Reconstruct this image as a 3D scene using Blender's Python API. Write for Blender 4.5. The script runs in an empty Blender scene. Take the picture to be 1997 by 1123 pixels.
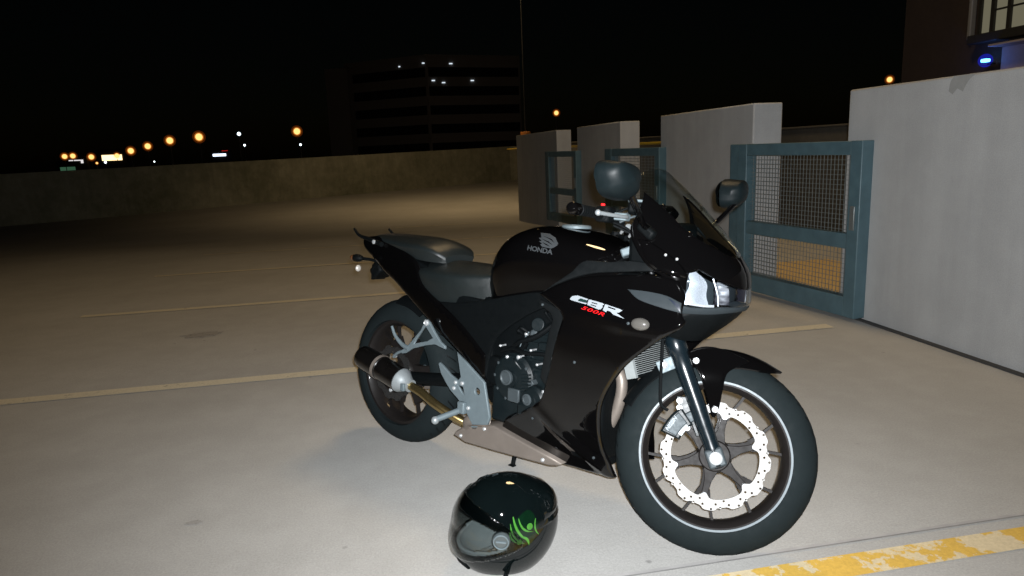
import bpy, bmesh, math, random
from math import sin, cos, pi, radians, sqrt, atan2, exp
from mathutils import Vector, Matrix
from mathutils.geometry import delaunay_2d_cdt
from mathutils.bvhtree import BVHTree
R = random.Random(7)
sc = bpy.context.scene
COL = sc.collection

# ------------------------------------------------------------------ camera
cam_d = bpy.data.cameras.new('camera'); cam = bpy.data.objects.new('camera', cam_d); COL.objects.link(cam)
cam_d.sensor_width = 36; cam_d.lens = 24.65; cam_d.clip_start = .05; cam_d.clip_end = 3000
fw = Vector((0.175724, 0.965155, -0.193900)); rt = Vector((0.981661, -0.186584, -0.039098)); up = Vector((0.073915, 0.183473, 0.980242))
CAMP = Vector((0, 0, 1.2367))
cam.matrix_world = Matrix(((rt.x, up.x, -fw.x, CAMP.x), (rt.y, up.y, -fw.y, CAMP.y), (rt.z, up.z, -fw.z, CAMP.z), (0, 0, 0, 1)))
sc.camera = cam

# ------------------------------------------------------------------ night sky
w = bpy.data.worlds.new('World'); sc.world = w; w.use_nodes = True
nt = w.node_tree; nt.nodes.clear()
sky = nt.nodes.new('ShaderNodeTexSky'); sky.sky_type = 'NISHITA'; sky.sun_disc = False
sky.sun_elevation = radians(6); sky.sun_rotation = radians(200)
bg = nt.nodes.new('ShaderNodeBackground'); bg.inputs['Strength'].default_value = 0.00025
out = nt.nodes.new('ShaderNodeOutputWorld')
nt.links.new(sky.outputs[0], bg.inputs['Color']); nt.links.new(bg.outputs[0], out.inputs['Surface'])

# ------------------------------------------------------------------ lamps: the camera's flash, the deck's sodium lamps
def lamp(name, kind, loc, power, color, **kw):
    d = bpy.data.lights.new(name, kind); d.energy = power; d.color = color
    for k, v in kw.items(): setattr(d, k, v)
    o = bpy.data.objects.new(name, d); COL.objects.link(o); o.location = loc; return o
def aim(o, target):
    o.rotation_euler = (Vector(target) - o.location).to_track_quat('-Z', 'Y').to_euler()
fl = lamp('camera_flash', 'SPOT', CAMP + up * .028 + rt * .022 - fw * .01, 770, (.95, .975, 1.0), spot_size=radians(118), spot_blend=1.0, shadow_soft_size=.012)
aim(fl, (1.5, 6, .85))
sc.view_settings.view_transform = 'Standard'; sc.view_settings.look = 'None'
sc.view_settings.exposure = 0.0; sc.view_settings.gamma = 1.0; sc.view_settings.use_curve_mapping = False

# ------------------------------------------------------------------ materials
MATS = {}
def new_mat(name):
    m = bpy.data.materials.new(name); m.use_nodes = True; m.node_tree.nodes.clear(); MATS[name] = m
    t = m.node_tree; o = t.nodes.new('ShaderNodeOutputMaterial'); return m, t, o
def N(t, kind, **kw):
    n = t.nodes.new(kind)
    for k, v in kw.items():
        if k in n.inputs: n.inputs[k].default_value = v
        else: setattr(n, k, v)
    return n
def noise(t, scale, detail=4, rough=.6, vec=None):
    n = N(t, 'ShaderNodeTexNoise'); n.inputs['Scale'].default_value = scale; n.inputs['Detail'].default_value = detail; n.inputs['Roughness'].default_value = rough
    if vec is not None: t.links.new(vec, n.inputs['Vector'])
    return n.outputs['Fac']
def ramp(t, fac, stops):
    r = N(t, 'ShaderNodeValToRGB'); e = r.color_ramp.elements
    while len(e) < len(stops): e.new(.5)
    for i, (p, c) in enumerate(stops):
        e[i].position = p; e[i].color = (c, c, c, 1) if not hasattr(c, '__len__') else (*c, 1)
    t.links.new(fac, r.inputs[0]); return r.outputs['Color']
def mixc(t, fac, a, b, mode='MIX'):
    m = N(t, 'ShaderNodeMix', data_type='RGBA', blend_type=mode)
    for s, v in ((0, fac), (6, a), (7, b)):
        if hasattr(v, 'is_output'): t.links.new(v, m.inputs[s])
        elif s == 0: m.inputs[0].default_value = v
        else: m.inputs[s].default_value = (*v, 1)
    return m.outputs[2]
def simple(name, col, rough=.5, metal=0, coat=0, vary=.15, scale=30, bump=0, bscale=300, spec=.5, croughness=.05):
    m, t, o = new_mat(name)
    b = N(t, 'ShaderNodeBsdfPrincipled'); b.inputs['Roughness'].default_value = rough; b.inputs['Metallic'].default_value = metal
    b.inputs['Coat Weight'].default_value = coat; b.inputs['Coat Roughness'].default_value = croughness; b.inputs['Specular IOR Level'].default_value = spec
    tc = N(t, 'ShaderNodeTexCoord').outputs['Object']
    n = noise(t, scale, 5, .6, tc)
    c = mixc(t, n, tuple(x * (1 - vary) for x in col), tuple(min(1, x * (1 + vary)) for x in col))
    t.links.new(c, b.inputs['Base Color'])
    r = ramp(t, noise(t, scale * 2.3, 4, .6, tc), [(.3, max(0, rough * .85)), (.75, min(1, rough * 1.2))]); t.links.new(r, b.inputs['Roughness'])
    if bump:
        bn = N(t, 'ShaderNodeBump'); bn.inputs['Strength'].default_value = bump; bn.inputs['Distance'].default_value = .002
        t.links.new(noise(t, bscale, 3, .6, tc), bn.inputs['Height']); t.links.new(bn.outputs[0], b.inputs['Normal'])
    t.links.new(b.outputs[0], o.inputs[0]); return m
def emit(name, col, s):
    m, t, o = new_mat(name); e = N(t, 'ShaderNodeEmission'); e.inputs[0].default_value = (*col, 1); e.inputs[1].default_value = s
    t.links.new(e.outputs[0], o.inputs[0]); return m
def glassy(name, tint, fac, rough=.02, gl=(1, 1, 1)):
    m, t, o = new_mat(name)
    a = N(t, 'ShaderNodeBsdfTransparent'); a.inputs[0].default_value = (*tint, 1)
    g = N(t, 'ShaderNodeBsdfGlossy'); g.inputs['Roughness'].default_value = rough; g.inputs[0].default_value = (*gl, 1)
    f = N(t, 'ShaderNodeLayerWeight'); f.inputs[0].default_value = .5
    pw = N(t, 'ShaderNodeMath', operation='POWER'); pw.inputs[1].default_value = 4.0; t.links.new(f.outputs['Facing'], pw.inputs[0])
    ad = N(t, 'ShaderNodeMath', operation='MULTIPLY_ADD'); ad.inputs[1].default_value = .8; ad.inputs[2].default_value = fac; ad.use_clamp = True
    t.links.new(pw.outputs[0], ad.inputs[0])
    mx = N(t, 'ShaderNodeMixShader'); t.links.new(ad.outputs[0], mx.inputs[0]); t.links.new(a.outputs[0], mx.inputs[1]); t.links.new(g.outputs[0], mx.inputs[2])
    t.links.new(mx.outputs[0], o.inputs[0]); return m

def concrete(name, base, dark, stain=.5, scale=1.0, bump=.25, streak=0):
    m, t, o = new_mat(name); b = N(t, 'ShaderNodeBsdfPrincipled'); b.inputs['Roughness'].default_value = .88; b.inputs['Specular IOR Level'].default_value = .25
    tc = N(t, 'ShaderNodeTexCoord').outputs['Object']
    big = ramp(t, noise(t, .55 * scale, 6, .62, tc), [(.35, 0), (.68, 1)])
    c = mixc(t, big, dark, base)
    med = ramp(t, noise(t, 5 * scale, 6, .7, tc), [(.42, 0), (.62, 1)])
    c = mixc(t, med, tuple(x * (1 - .22 * stain) for x in base), c) if False else mixc(t, .28, c, mixc(t, med, dark, base))
    fine = ramp(t, noise(t, 140 * scale, 3, .8, tc), [(.3, .78), (.7, 1.15)])
    c = mixc(t, .75, c, fine, 'MULTIPLY')
    v = N(t, 'ShaderNodeTexVoronoi'); v.inputs['Scale'].default_value = 7 * scale; t.links.new(tc, v.inputs['Vector'])
    sp = ramp(t, v.outputs['Distance'], [(.035, .45), (.09, 1)])
    spm = ramp(t, noise(t, 1.7 * scale, 2, .5, tc), [(.55, 1), (.63, 0)])
    c = mixc(t, stain, c, mixc(t, spm, mixc(t, 1.0, c, sp, 'MULTIPLY'), c))
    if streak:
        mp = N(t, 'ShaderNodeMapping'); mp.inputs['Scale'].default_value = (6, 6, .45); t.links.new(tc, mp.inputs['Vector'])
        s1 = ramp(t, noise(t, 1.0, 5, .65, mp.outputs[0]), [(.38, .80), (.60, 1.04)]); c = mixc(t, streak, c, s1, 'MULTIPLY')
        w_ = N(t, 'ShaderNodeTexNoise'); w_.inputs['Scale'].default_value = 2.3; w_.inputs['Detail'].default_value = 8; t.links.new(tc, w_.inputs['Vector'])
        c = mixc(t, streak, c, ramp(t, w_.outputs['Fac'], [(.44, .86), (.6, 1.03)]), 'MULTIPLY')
    t.links.new(c, b.inputs['Base Color'])
    bn = N(t, 'ShaderNodeBump'); bn.inputs['Strength'].default_value = bump; bn.inputs['Distance'].default_value = .004
    t.links.new(noise(t, 60 * scale, 6, .75, tc), bn.inputs['Height']); t.links.new(bn.outputs[0], b.inputs['Normal'])
    t.links.new(b.outputs[0], o.inputs[0]); return m
def worn_paint(name, base, under, lo, hi, scale, alpha_under=True):
    """paint that has flaked: base colour, under colour and holes down to the slab"""
    m, t, o = new_mat(name); b = N(t, 'ShaderNodeBsdfPrincipled'); b.inputs['Roughness'].default_value = .75
    tc = N(t, 'ShaderNodeTexCoord').outputs['Object']
    n1 = noise(t, scale, 5, .6, tc); n2 = noise(t, scale * 9, 4, .7, tc)
    k = N(t, 'ShaderNodeMath', operation='MULTIPLY_ADD'); k.inputs[1].default_value = .28; t.links.new(n2, k.inputs[0]); t.links.new(n1, k.inputs[2])
    f = ramp(t, k.outputs[0], [(lo, 0), (lo + .02, 1)])
    c = mixc(t, f, under, base)
    c = mixc(t, .5, c, ramp(t, noise(t, 90, 3, .7, tc), [(.3, .75), (.7, 1.2)]), 'MULTIPLY')
    t.links.new(c, b.inputs['Base Color'])
    if hi is not None:
        tr = N(t, 'ShaderNodeBsdfTransparent'); mx = N(t, 'ShaderNodeMixShader')
        n3 = noise(t, scale * 2.2, 8, .8, tc)
        t.links.new(ramp(t, n3, [(hi, 0), (hi + .1, 1)]), mx.inputs[0])
        t.links.new(tr.outputs[0], mx.inputs[1]); t.links.new(b.outputs[0], mx.inputs[2]); t.links.new(mx.outputs[0], o.inputs[0])
    else: t.links.new(b.outputs[0], o.inputs[0])
    return m

DECK = concrete('deck_concrete', (.425, .418, .40), (.34, .333, .315), .7, 1, .3)
WALLM = concrete('painted_wall', (.41, .41, .405), (.35, .35, .345), .2, 1.2, .25, .28)
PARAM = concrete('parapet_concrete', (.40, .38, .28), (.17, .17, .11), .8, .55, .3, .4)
WHITE_LINE = worn_paint('worn_white_line', (.56, .51, .39), (.46, .42, .33), .5, .31, 3.0)
YELLOW = worn_paint('flaking_yellow_paint', (.60, .38, .07), (.60, .50, .32), .62, None, 6.0)
YELLOW2 = worn_paint('yellow_lit_floor_paint', (.50, .36, .15), (.42, .34, .2), .5, None, 3.0)
TEAL = simple('teal_gate_paint', (.062, .110, .130), .45, 0, 0, .35, 9, .15, 60)
WIRE = simple('gate_wire', (.16, .18, .18), .5, .3, 0, .2, 20)
GLOSS = simple('gloss_black_paint', (.0016, .0015, .0016), .6, 0, 1.0, .1, 10, croughness=.03, spec=0)
SATIN = simple('satin_black_plastic', (.0018, .0026, .0030), .6, 0, 0, .2, 40, .2, 900, spec=.1)
CHAR = simple('charcoal_panel', (.019, .024, .027), .6, 0, 0, .12, 30, .1, 900, spec=.12)
RUBBER = simple('tyre_rubber', (.0088, .0125, .0135), .75, 0, 0, .18, 18, .2, 500, spec=.08)
RIM = simple('bronze_black_wheel', (.0105, .009, .0085), .5, 0, .15, .15, 25, spec=.15)
STRIPE = simple('silver_rim_tape', (.13, .155, .17), .5, 0, 0, .05, 30)
DISC = simple('brushed_brake_steel', (.34, .335, .325), .65, .05, 0, .06, 60, spec=.3)
ALUD = simple('dark_cast_aluminium', (.045, .055, .06), .5, .2, 0, .2, 40, .15, 300, spec=.2)
DCHAR = simple('dark_charcoal_plastic', (.0045, .0055, .006), .5, 0, 0, .12, 30, .1, 900, spec=.2)
ALU = simple('cast_aluminium', (.115, .145, .158), .55, .2, 0, .14, 40, .15, 300, spec=.3)
ALUB = simple('bright_aluminium', (.25, .275, .285), .45, .35, 0, .1, 40)
FORKM = simple('fork_slider_black', (.004, .008, .011), .26, .1, .5, .1, 30)
CHROME = simple('chrome', (.75, .77, .8), .12, 1, 0, .04, 30)
STEELB = simple('brushed_exhaust_steel', (.17, .145, .125), .5, .35, 0, .25, 14, spec=.3)
BRASS = simple('heat_tinted_pipe', (.36, .27, .12), .25, .95, 0, .3, 12)
ENG = simple('engine_dark_paint', (.0042, .0074, .0086), .42, .1, 0, .3, 25, .2, 200, spec=.35)
SEAT = simple('seat_vinyl', (.0085, .0115, .0118), .36, 0, 0, .2, 30, .4, 700, spec=.5)
CANM = simple('muffler_black', (.003, .0026, .0024), .3, .0, .5, .25, 15)
RADM = simple('radiator_fins', (.24, .26, .26), .5, .2, 0, .15, 50)
BOLT = simple('bright_bolt', (.50, .52, .53), .3, .5, 0, .05, 50)
REDP = simple('red_print', (.50, .006, .008), .5, 0, 0, .05, 30, spec=.2)
WHITEP = simple('silver_white_print', (.24, .265, .285), .5, 0, 0, .05, 30, spec=.2)
WINGP = simple('grey_wing_print', (.038, .042, .045), .5, 0, 0, .1, 30, spec=.2)
GREENP = simple('green_helmet_print', (.035, .13, .02), .4, 0, 1, .5, 60, spec=0)
GREEND = simple('dark_green_helmet_print', (.0015, .0085, .0036), .4, 0, 1, .4, 30, spec=0)
REFL = simple('headlight_reflector', (.55, .57, .60), .28, .5, 0, .06, 30)
SCREEN = glassy('smoked_screen', (.90, .94, .94), .0, .05)
LENS = glassy('clear_lens', (.93, .95, .97), .02, .03)
VISOR = glassy('helmet_visor', (.70, .72, .72), .015, .12)
AMBER = simple('amber_lens', (.12, .05, .02), .2, 0, 1, .1, 30)
MIRSH = simple('mirror_shell', (.0038, .0065, .0074), .45, 0, 0, .12, 30, .1, 900, spec=.14)
REDL = simple('red_lens', (.35, .01, .008), .15, 0, 1, .1, 30)
MIRG = simple('mirror_glass', (.7, .7, .7), .03, 1, 0, .02, 30)
LINER = simple('helmet_liner', (.17, .19, .19), .9, 0, 0, .2, 30, .4, 300)
HGLOSS = simple('helmet_gloss_black', (.0018, .0032, .0034), .6, 0, 1, .35, 7, croughness=.03, spec=0)

# ------------------------------------------------------------------ mesh helpers
def tag(o, label=None, cat=None, group=None, kind=None):
    for k, v in (('label', label), ('category', cat), ('group', group), ('kind', kind)):
        if v: o[k] = v
    return o
def empty(name, loc=(0, 0, 0), rz=0, **kw):
    o = bpy.data.objects.new(name, None); COL.objects.link(o); o.location = loc; o.rotation_euler = (0, 0, rz); o.empty_display_size = .2
    return tag(o, **kw)
def link(name, me, mat, parent=None, bevel=0, smooth=35, seg=2):
    me.materials.append(mat)
    if smooth:
        me.shade_smooth(); me.set_sharp_from_angle(angle=radians(smooth))
    o = bpy.data.objects.new(name, me); COL.objects.link(o)
    if parent: o.parent = parent
    if bevel:
        b = o.modifiers.new('bevel', 'BEVEL'); b.width = bevel; b.segments = seg; b.limit_method = 'ANGLE'; b.angle_limit = radians(40); b.harden_normals = False
    return o
class MB:
    def __init__(s): s.v = []; s.f = []
    def add(s, vs, fs):
        k = len(s.v); s.v += [Vector(v) for v in vs]; s.f += [tuple(i + k for i in f) for f in fs]; return s
    def box(s, c, d, ax=None):
        c = Vector(c); X, Y, Z = ax or (Vector((1, 0, 0)), Vector((0, 1, 0)), Vector((0, 0, 1)))
        vs = [c + X * (i * d[0] / 2) + Y * (j * d[1] / 2) + Z * (k * d[2] / 2) for i in (-1, 1) for j in (-1, 1) for k in (-1, 1)]
        return s.add(vs, [(0, 1, 3, 2), (4, 6, 7, 5), (0, 4, 5, 1), (2, 3, 7, 6), (0, 2, 6, 4), (1, 5, 7, 3)])
    def bx(s, x0, x1, y0, y1, z0, z1): return s.box(((x0 + x1) / 2, (y0 + y1) / 2, (z0 + z1) / 2), (abs(x1 - x0), abs(y1 - y0), abs(z1 - z0)))
    def frame(s, d):
        d = d.normalized(); a = Vector((0, 0, 1)) if abs(d.z) < .9 else Vector((1, 0, 0)); u = d.cross(a).normalized(); return d, u, d.cross(u).normalized()
    def rev(s, p0, d, prof, n=32, closed=False, a0=0, a1=2 * pi):
        """prof: (distance along d, radius)"""
        p0 = Vector(p0); d, u, v = s.frame(Vector(d)); full = abs(a1 - a0 - 2 * pi) < 1e-6; m = n if full else n + 1
        vs = []
        for (h, r) in prof:
            for i in range(m):
                a = a0 + (a1 - a0) * i / n; vs.append(p0 + d * h + (u * cos(a) + v * sin(a)) * r)
        fs = []
        K = len(prof)
        for j in range(K if closed else K - 1):
            for i in range(n):
                i2 = (i + 1) % m if full else i + 1; j2 = (j + 1) % K
                fs.append((j * m + i, j * m + i2, j2 * m + i2, j2 * m + i))
        s.add(vs, fs); k = len(s.v) - len(vs)
        if full and not closed:
            if prof[0][1] > 1e-5: s.f.append(tuple(k + i for i in range(m))[::-1])
            if prof[-1][1] > 1e-5: s.f.append(tuple(k + (K - 1) * m + i for i in range(m)))
        return s
    def cyl(s, p0, p1, r0, r1=None, n=20):
        p0, p1 = Vector(p0), Vector(p1); L = (p1 - p0).length; return s.rev(p0, p1 - p0, [(0, r0), (L, r0 if r1 is None else r1)], n)
    def ccyl(s, p0, p1, r, c=.003, n=20):
        p0, p1 = Vector(p0), Vector(p1); L = (p1 - p0).length; return s.rev(p0, p1 - p0, [(0, r - c), (c, r), (L - c, r), (L, r - c)], n)
    def tube(s, pts, r, n=10, sub=6):
        pts = cr([Vector(p) for p in pts], sub) if sub > 1 else [Vector(p) for p in pts]
        K = len(pts); rings = []; u = None
        for i, p in enumerate(pts):
            d = (pts[min(i + 1, K - 1)] - pts[max(i - 1, 0)]).normalized()
            if u is None: _, u, v = s.frame(d)
            u = (u - d * u.dot(d)).normalized(); v = d.cross(u); rr = r if not callable(r) else r(i / (K - 1))
            rings.append([p + (u * cos(2 * pi * j / n) + v * sin(2 * pi * j / n)) * rr for j in range(n)])
        s.add(*ringmesh(rings, True)); return s
    def sphere(s, c, r, n=16, m=10, sc3=(1, 1, 1)):
        c = Vector(c); rings = []
        for i in range(1, m):
            a = pi * i / m; rings.append([c + Vector((cos(2 * pi * j / n) * sin(a) * r * sc3[0], sin(2 * pi * j / n) * sin(a) * r * sc3[1], cos(a) * r * sc3[2])) for j in range(n)])
        k = len(s.v); s.add([v for q in rings for v in q] + [c + Vector((0, 0, r * sc3[2])), c - Vector((0, 0, r * sc3[2]))], [(i * n + j, (i + 1) * n + j, (i + 1) * n + (j + 1) % n, i * n + (j + 1) % n) for i in range(m - 2) for j in range(n)])
        T = k + (m - 1) * n
        s.f += [(T, k + j, k + (j + 1) % n) for j in range(n)] + [(T + 1, k + (m - 2) * n + (j + 1) % n, k + (m - 2) * n + j) for j in range(n)]
        return s
    def map(s, fn): s.v = [fn(v) for v in s.v]; return s
    def build(s, name, mat, parent=None, **kw):
        me = bpy.data.meshes.new(name); me.from_pydata([tuple(v) for v in s.v], [], s.f)
        bm = bmesh.new(); bm.from_mesh(me); bmesh.ops.recalc_face_normals(bm, faces=bm.faces); bm.to_mesh(me); bm.free()
        return link(name, me, mat, parent, **kw)
def ringmesh(rings, cap=True, closed=True):
    n = len(rings[0]); K = len(rings); fs = [(i * n + j, i * n + (j + 1) % n, (i + 1) * n + (j + 1) % n, (i + 1) * n + j) for i in range(K - 1) for j in range(n if closed else n - 1)]
    if cap: fs += [tuple(range(n))[::-1], tuple((K - 1) * n + j for j in range(n))]
    return [v for q in rings for v in q], fs
def cr(P, k, closed=False):
    out = []; n = len(P)
    for i in range(n if closed else n - 1):
        p1, p2 = P[i], P[(i + 1) % n]
        p0 = P[i - 1] if (closed or i > 0) else p1; p3 = P[(i + 2) % n] if (closed or i + 2 < n) else p2
        for j in range(k):
            t = j / k; out.append(.5 * ((2 * p1) + (p2 - p0) * t + (2 * p0 - 5 * p1 + 4 * p2 - p3) * t * t + (3 * p1 - p0 - 3 * p2 + p3) * t ** 3))
    if not closed: out.append(P[-1])
    return out
def loft(stations, name, mat, parent, k=5, cap=True, **kw):
    """stations: equal-length rings, smoothed along the length"""
    cols = [cr([Vector(r[j]) for r in stations], k) for j in range(len(stations[0]))]
    rings = [[c[i] for c in cols] for i in range(len(cols[0]))]
    m = MB(); m.add(*ringmesh(rings, cap)); return m.build(name, mat, parent, **kw)
def pl(x, T):
    if x <= T[0][0]: return T[0][1]
    if x >= T[-1][0]: return T[-1][1]
    for i in range(len(T) - 1):
        if x <= T[i + 1][0]: break
    x0, y0 = T[i]; x1, y1 = T[i + 1]; h = x1 - x0; t = (x - x0) / h; s = (y1 - y0) / h
    sm = (T[i][1] - T[i - 1][1]) / (T[i][0] - T[i - 1][0]) if i > 0 else s
    sp = (T[i + 2][1] - T[i + 1][1]) / (T[i + 2][0] - T[i + 1][0]) if i + 2 < len(T) else s
    lim = lambda a, b: 0 if a * b <= 0 else 2 * a * b / (a + b)
    m0 = s if i == 0 else lim(sm, s); m1 = s if i + 2 >= len(T) else lim(s, sp)
    return (2 * t ** 3 - 3 * t * t + 1) * y0 + (t ** 3 - 2 * t * t + t) * h * m0 + (-2 * t ** 3 + 3 * t * t) * y1 + (t ** 3 - t * t) * h * m1

def dens(poly, step, corner=40):
    """densify a closed 2D outline: smooth where it bends softly, sharp at corners"""
    P = [Vector((a, b)) for a, b in poly]; n = len(P); out = []
    def sharp(i):
        a = (P[i] - P[i - 1]); b = (P[(i + 1) % n] - P[i])
        return a.length < 1e-6 or b.length < 1e-6 or a.angle(b) > radians(corner)
    for i in range(n):
        p1, p2 = P[i], P[(i + 1) % n]; L = (p2 - p1).length; k = max(1, int(round(L / step)))
        p0 = p1 - (p2 - p1) if sharp(i) else P[i - 1]; p3 = p2 + (p2 - p1) if sharp((i + 1) % n) else P[(i + 2) % n]
        d1 = (p2 - p0) * .5; d2 = (p3 - p1) * .5
        for d in (d1, d2):
            if d.length > L: d *= L / d.length
        for j in range(k):
            t = j / k; out.append((2 * t ** 3 - 3 * t * t + 1) * p1 + (t ** 3 - 2 * t * t + t) * d1 + (-2 * t ** 3 + 3 * t * t) * p2 + (t ** 3 - t * t) * d2)
    return out
def inside(p, poly):
    c = False; n = len(poly); x, y = p; j = n - 1
    for i in range(n):
        a, b = poly[i], poly[j]
        if (a[1] > y) != (b[1] > y) and x < (b[0] - a[0]) * (y - a[1]) / (b[1] - a[1]) + a[0]: c = not c
        j = i
    return c
def bdist(p, poly):
    best = 9; n = len(poly)
    for i in range(n):
        a = poly[i]; b = poly[(i + 1) % n]; ab = b - a; t = max(0, min(1, (p - a).dot(ab) / max(ab.length_squared, 1e-12))); best = min(best, (p - a - ab * t).length)
    return best
def panel(name, outline, fn, mat, parent, outv, step=.02, th=.004, lip=.008, corner=40, build=True, lift=0.0, crease=None, **kw):
    """a shell cut to a 2D outline and laid over the surface fn(u,v)->Vector, with a rolled edge and real thickness"""
    B = dens(outline, step * .6, corner); n = len(B)
    vs = list(B); ed = [(i, (i + 1) % n) for i in range(n)]
    x0 = min(p.x for p in B); x1 = max(p.x for p in B); y0 = min(p.y for p in B); y1 = max(p.y for p in B)
    y = y0; row = 0
    while y < y1:
        x = x0 + (row % 2) * step / 2
        while x < x1:
            p = Vector((x, y))
            if inside(p, B) and bdist(p, B) > max(lip, step * .35): vs.append(p)
            x += step
        y += step * .87; row += 1
    if lip > 0:
        area = sum(B[i].x * B[(i + 1) % n].y - B[(i + 1) % n].x * B[i].y for i in range(n)); sg = 1 if area > 0 else -1
        for q in (.35, 1.0):
            for i in range(n):
                t = (B[(i + 1) % n] - B[i - 1]);
                if t.length < 1e-9: continue
                t.normalize(); p = B[i] + Vector((-t.y, t.x)) * (sg * lip * q)
                if inside(p, B) and bdist(p, B) > lip * q * .9: vs.append(p)
    r = delaunay_2d_cdt(vs, ed, [], 1, 1e-6)
    V, F = r[0], [f for f in r[2]]
    outv = Vector(outv); e = 1e-3; top = []; bot = []
    for p in V:
        P = fn(p.x, p.y); nrm = (fn(p.x + e, p.y) - P).cross(fn(p.x, p.y + e) - P)
        nrm = nrm.normalized() if nrm.length > 1e-12 else outv.copy()
        if nrm.dot(outv) < 0: nrm = -nrm
        d = bdist(p, B); q = 0
        if lip > 0 and d < lip: a = 1 - d / lip; q = lip * .8 * (1 - sqrt(max(0, 1 - a * a)))
        if crease: P = P + nrm * crease(p.x, p.y)
        P = P + nrm * lift; top.append(P - nrm * q); bot.append(P - nrm * (q + th))
    cnt = {}
    for f in F:
        for i in range(len(f)):
            k = (f[i], f[(i + 1) % len(f)]); cnt[k] = cnt.get(k, 0) + 1
    K = len(V); fs = [tuple(f) for f in F] + [tuple(i + K for i in reversed(f)) for f in F]
    for (a, b) in list(cnt):
        if (b, a) not in cnt: fs.append((b, a, a + K, b + K))
    m = MB().add(top + bot, fs)
    if not build: return m
    return m.build(name, mat, parent, **kw)
def plate(name, loops, y0, y1, mat, parent, fn=None, bevel=.0015, seg=16, **kw):
    """flat plate cut from (x,z) loops (the first is the outline, the rest are holes), between y0 and y1"""
    cu = bpy.data.curves.new(name, 'CURVE'); cu.dimensions = '2D'; cu.fill_mode = 'BOTH'; cu.extrude = abs(y1 - y0) / 2 - bevel; cu.bevel_depth = bevel; cu.bevel_resolution = 1; cu.offset = -bevel
    for L in loops:
        s = cu.splines.new('POLY'); s.points.add(len(L) - 1); s.use_cyclic_u = True
        for p, (a, b) in zip(s.points, L): p.co = (a, b, 0, 1)
    o = bpy.data.objects.new(name, cu); me = bpy.data.meshes.new_from_object(o); bpy.data.objects.remove(o); bpy.data.curves.remove(cu)
    ym = (y0 + y1) / 2
    for v in me.vertices:
        q = Vector((v.co.x, ym + v.co.z, v.co.y)); v.co = fn(q) if fn else q
    bm = bmesh.new(); bm.from_mesh(me); bmesh.ops.recalc_face_normals(bm, faces=bm.faces); bm.to_mesh(me); bm.free()
    return link(name, me, mat, parent, **{'smooth': 0, **kw})
def ring(cx, cz, r, n=12): return [(cx + r * cos(2 * pi * i / n), cz + r * sin(2 * pi * i / n)) for i in range(n)]
def text_mesh(body, size, shear=0, bold=0, spacing=1.0):
    cu = bpy.data.curves.new('t', 'FONT'); cu.body = body; cu.size = size; cu.shear = shear; cu.offset = bold; cu.space_character = spacing; cu.resolution_u = 3
    o = bpy.data.objects.new('t', cu); me = bpy.data.meshes.new_from_object(o)
    V = [(v.co.x, v.co.y) for v in me.vertices]; F = [tuple(p.vertices) for p in me.polygons]
    bpy.data.objects.remove(o); bpy.data.curves.remove(cu); bpy.data.meshes.remove(me); return V, F

def cdt_plate(name, loops, y0, y1, mat, parent, fn=None):
    """like plate(), for outlines with many holes"""
    vs = []; ed = []; LL = []
    for L in loops:
        k = len(vs); L = [Vector(q) for q in L]; LL.append(L); vs += L; ed += [(k + i, k + (i + 1) % len(L)) for i in range(len(L))]
    r = delaunay_2d_cdt(vs, ed, [], 0, 1e-7); V = r[0]; F = []
    for f in r[2]:
        c_ = sum((V[i] for i in f), Vector((0, 0))) / len(f)
        if sum(inside(c_, L) for L in LL) % 2 == 1: F.append(tuple(f))
    K = len(V); cnt = {(f[i], f[(i + 1) % len(f)]) for f in F for i in range(len(f))}
    fs = F + [tuple(i + K for i in reversed(f)) for f in F] + [(b_, a_, a_ + K, b_ + K) for (a_, b_) in cnt if (b_, a_) not in cnt]
    P = [Vector((v.x, y0, v.y)) for v in V] + [Vector((v.x, y1, v.y)) for v in V]
    m = MB().add([fn(q) if fn else q for q in P], fs); return m.build(name, mat, parent, smooth=0)

# ================================================================== SETTING
def gz(y):   # the deck ramps gently down beyond the stalls
    return pl(y, [(-20, 0), (3.9, 0), (6.47, -.033), (8.88, -.083), (12, -.19), (16.2, -.41), (20, -.48), (26, -.5), (90, -.5)])
def ground_sheet(name, xs, ys, lift, mat, kind='structure', **kw):
    V = [(x, y, gz(y) + lift) for y in ys for x in xs]; n = len(xs)
    F = [(j * n + i, j * n + i + 1, (j + 1) * n + i + 1, (j + 1) * n + i) for j in range(len(ys) - 1) for i in range(n - 1)]
    o = MB().add(V, F).build(name, mat, smooth=60); return tag(o, kind=kind, **kw)
YS = [-12, -4, 0, 2, 3.9] + [4.3 + .5 * i for i in range(50)] + [31, 36, 42]
ground_sheet('deck', [-45, -20, -8, -3, 0, 3, 8, 20, 45], YS, 0, DECK)
GRND = simple('dark_ground', (.03, .03, .025), .9, 0, 0, .4, .02)
g = MB().add([(-1500, -300, -9), (1500, -300, -9), (1500, 2500, -9), (-1500, 2500, -9)], [(0, 1, 2, 3)]).build('ground', GRND, smooth=0); tag(g, kind='structure')

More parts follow.
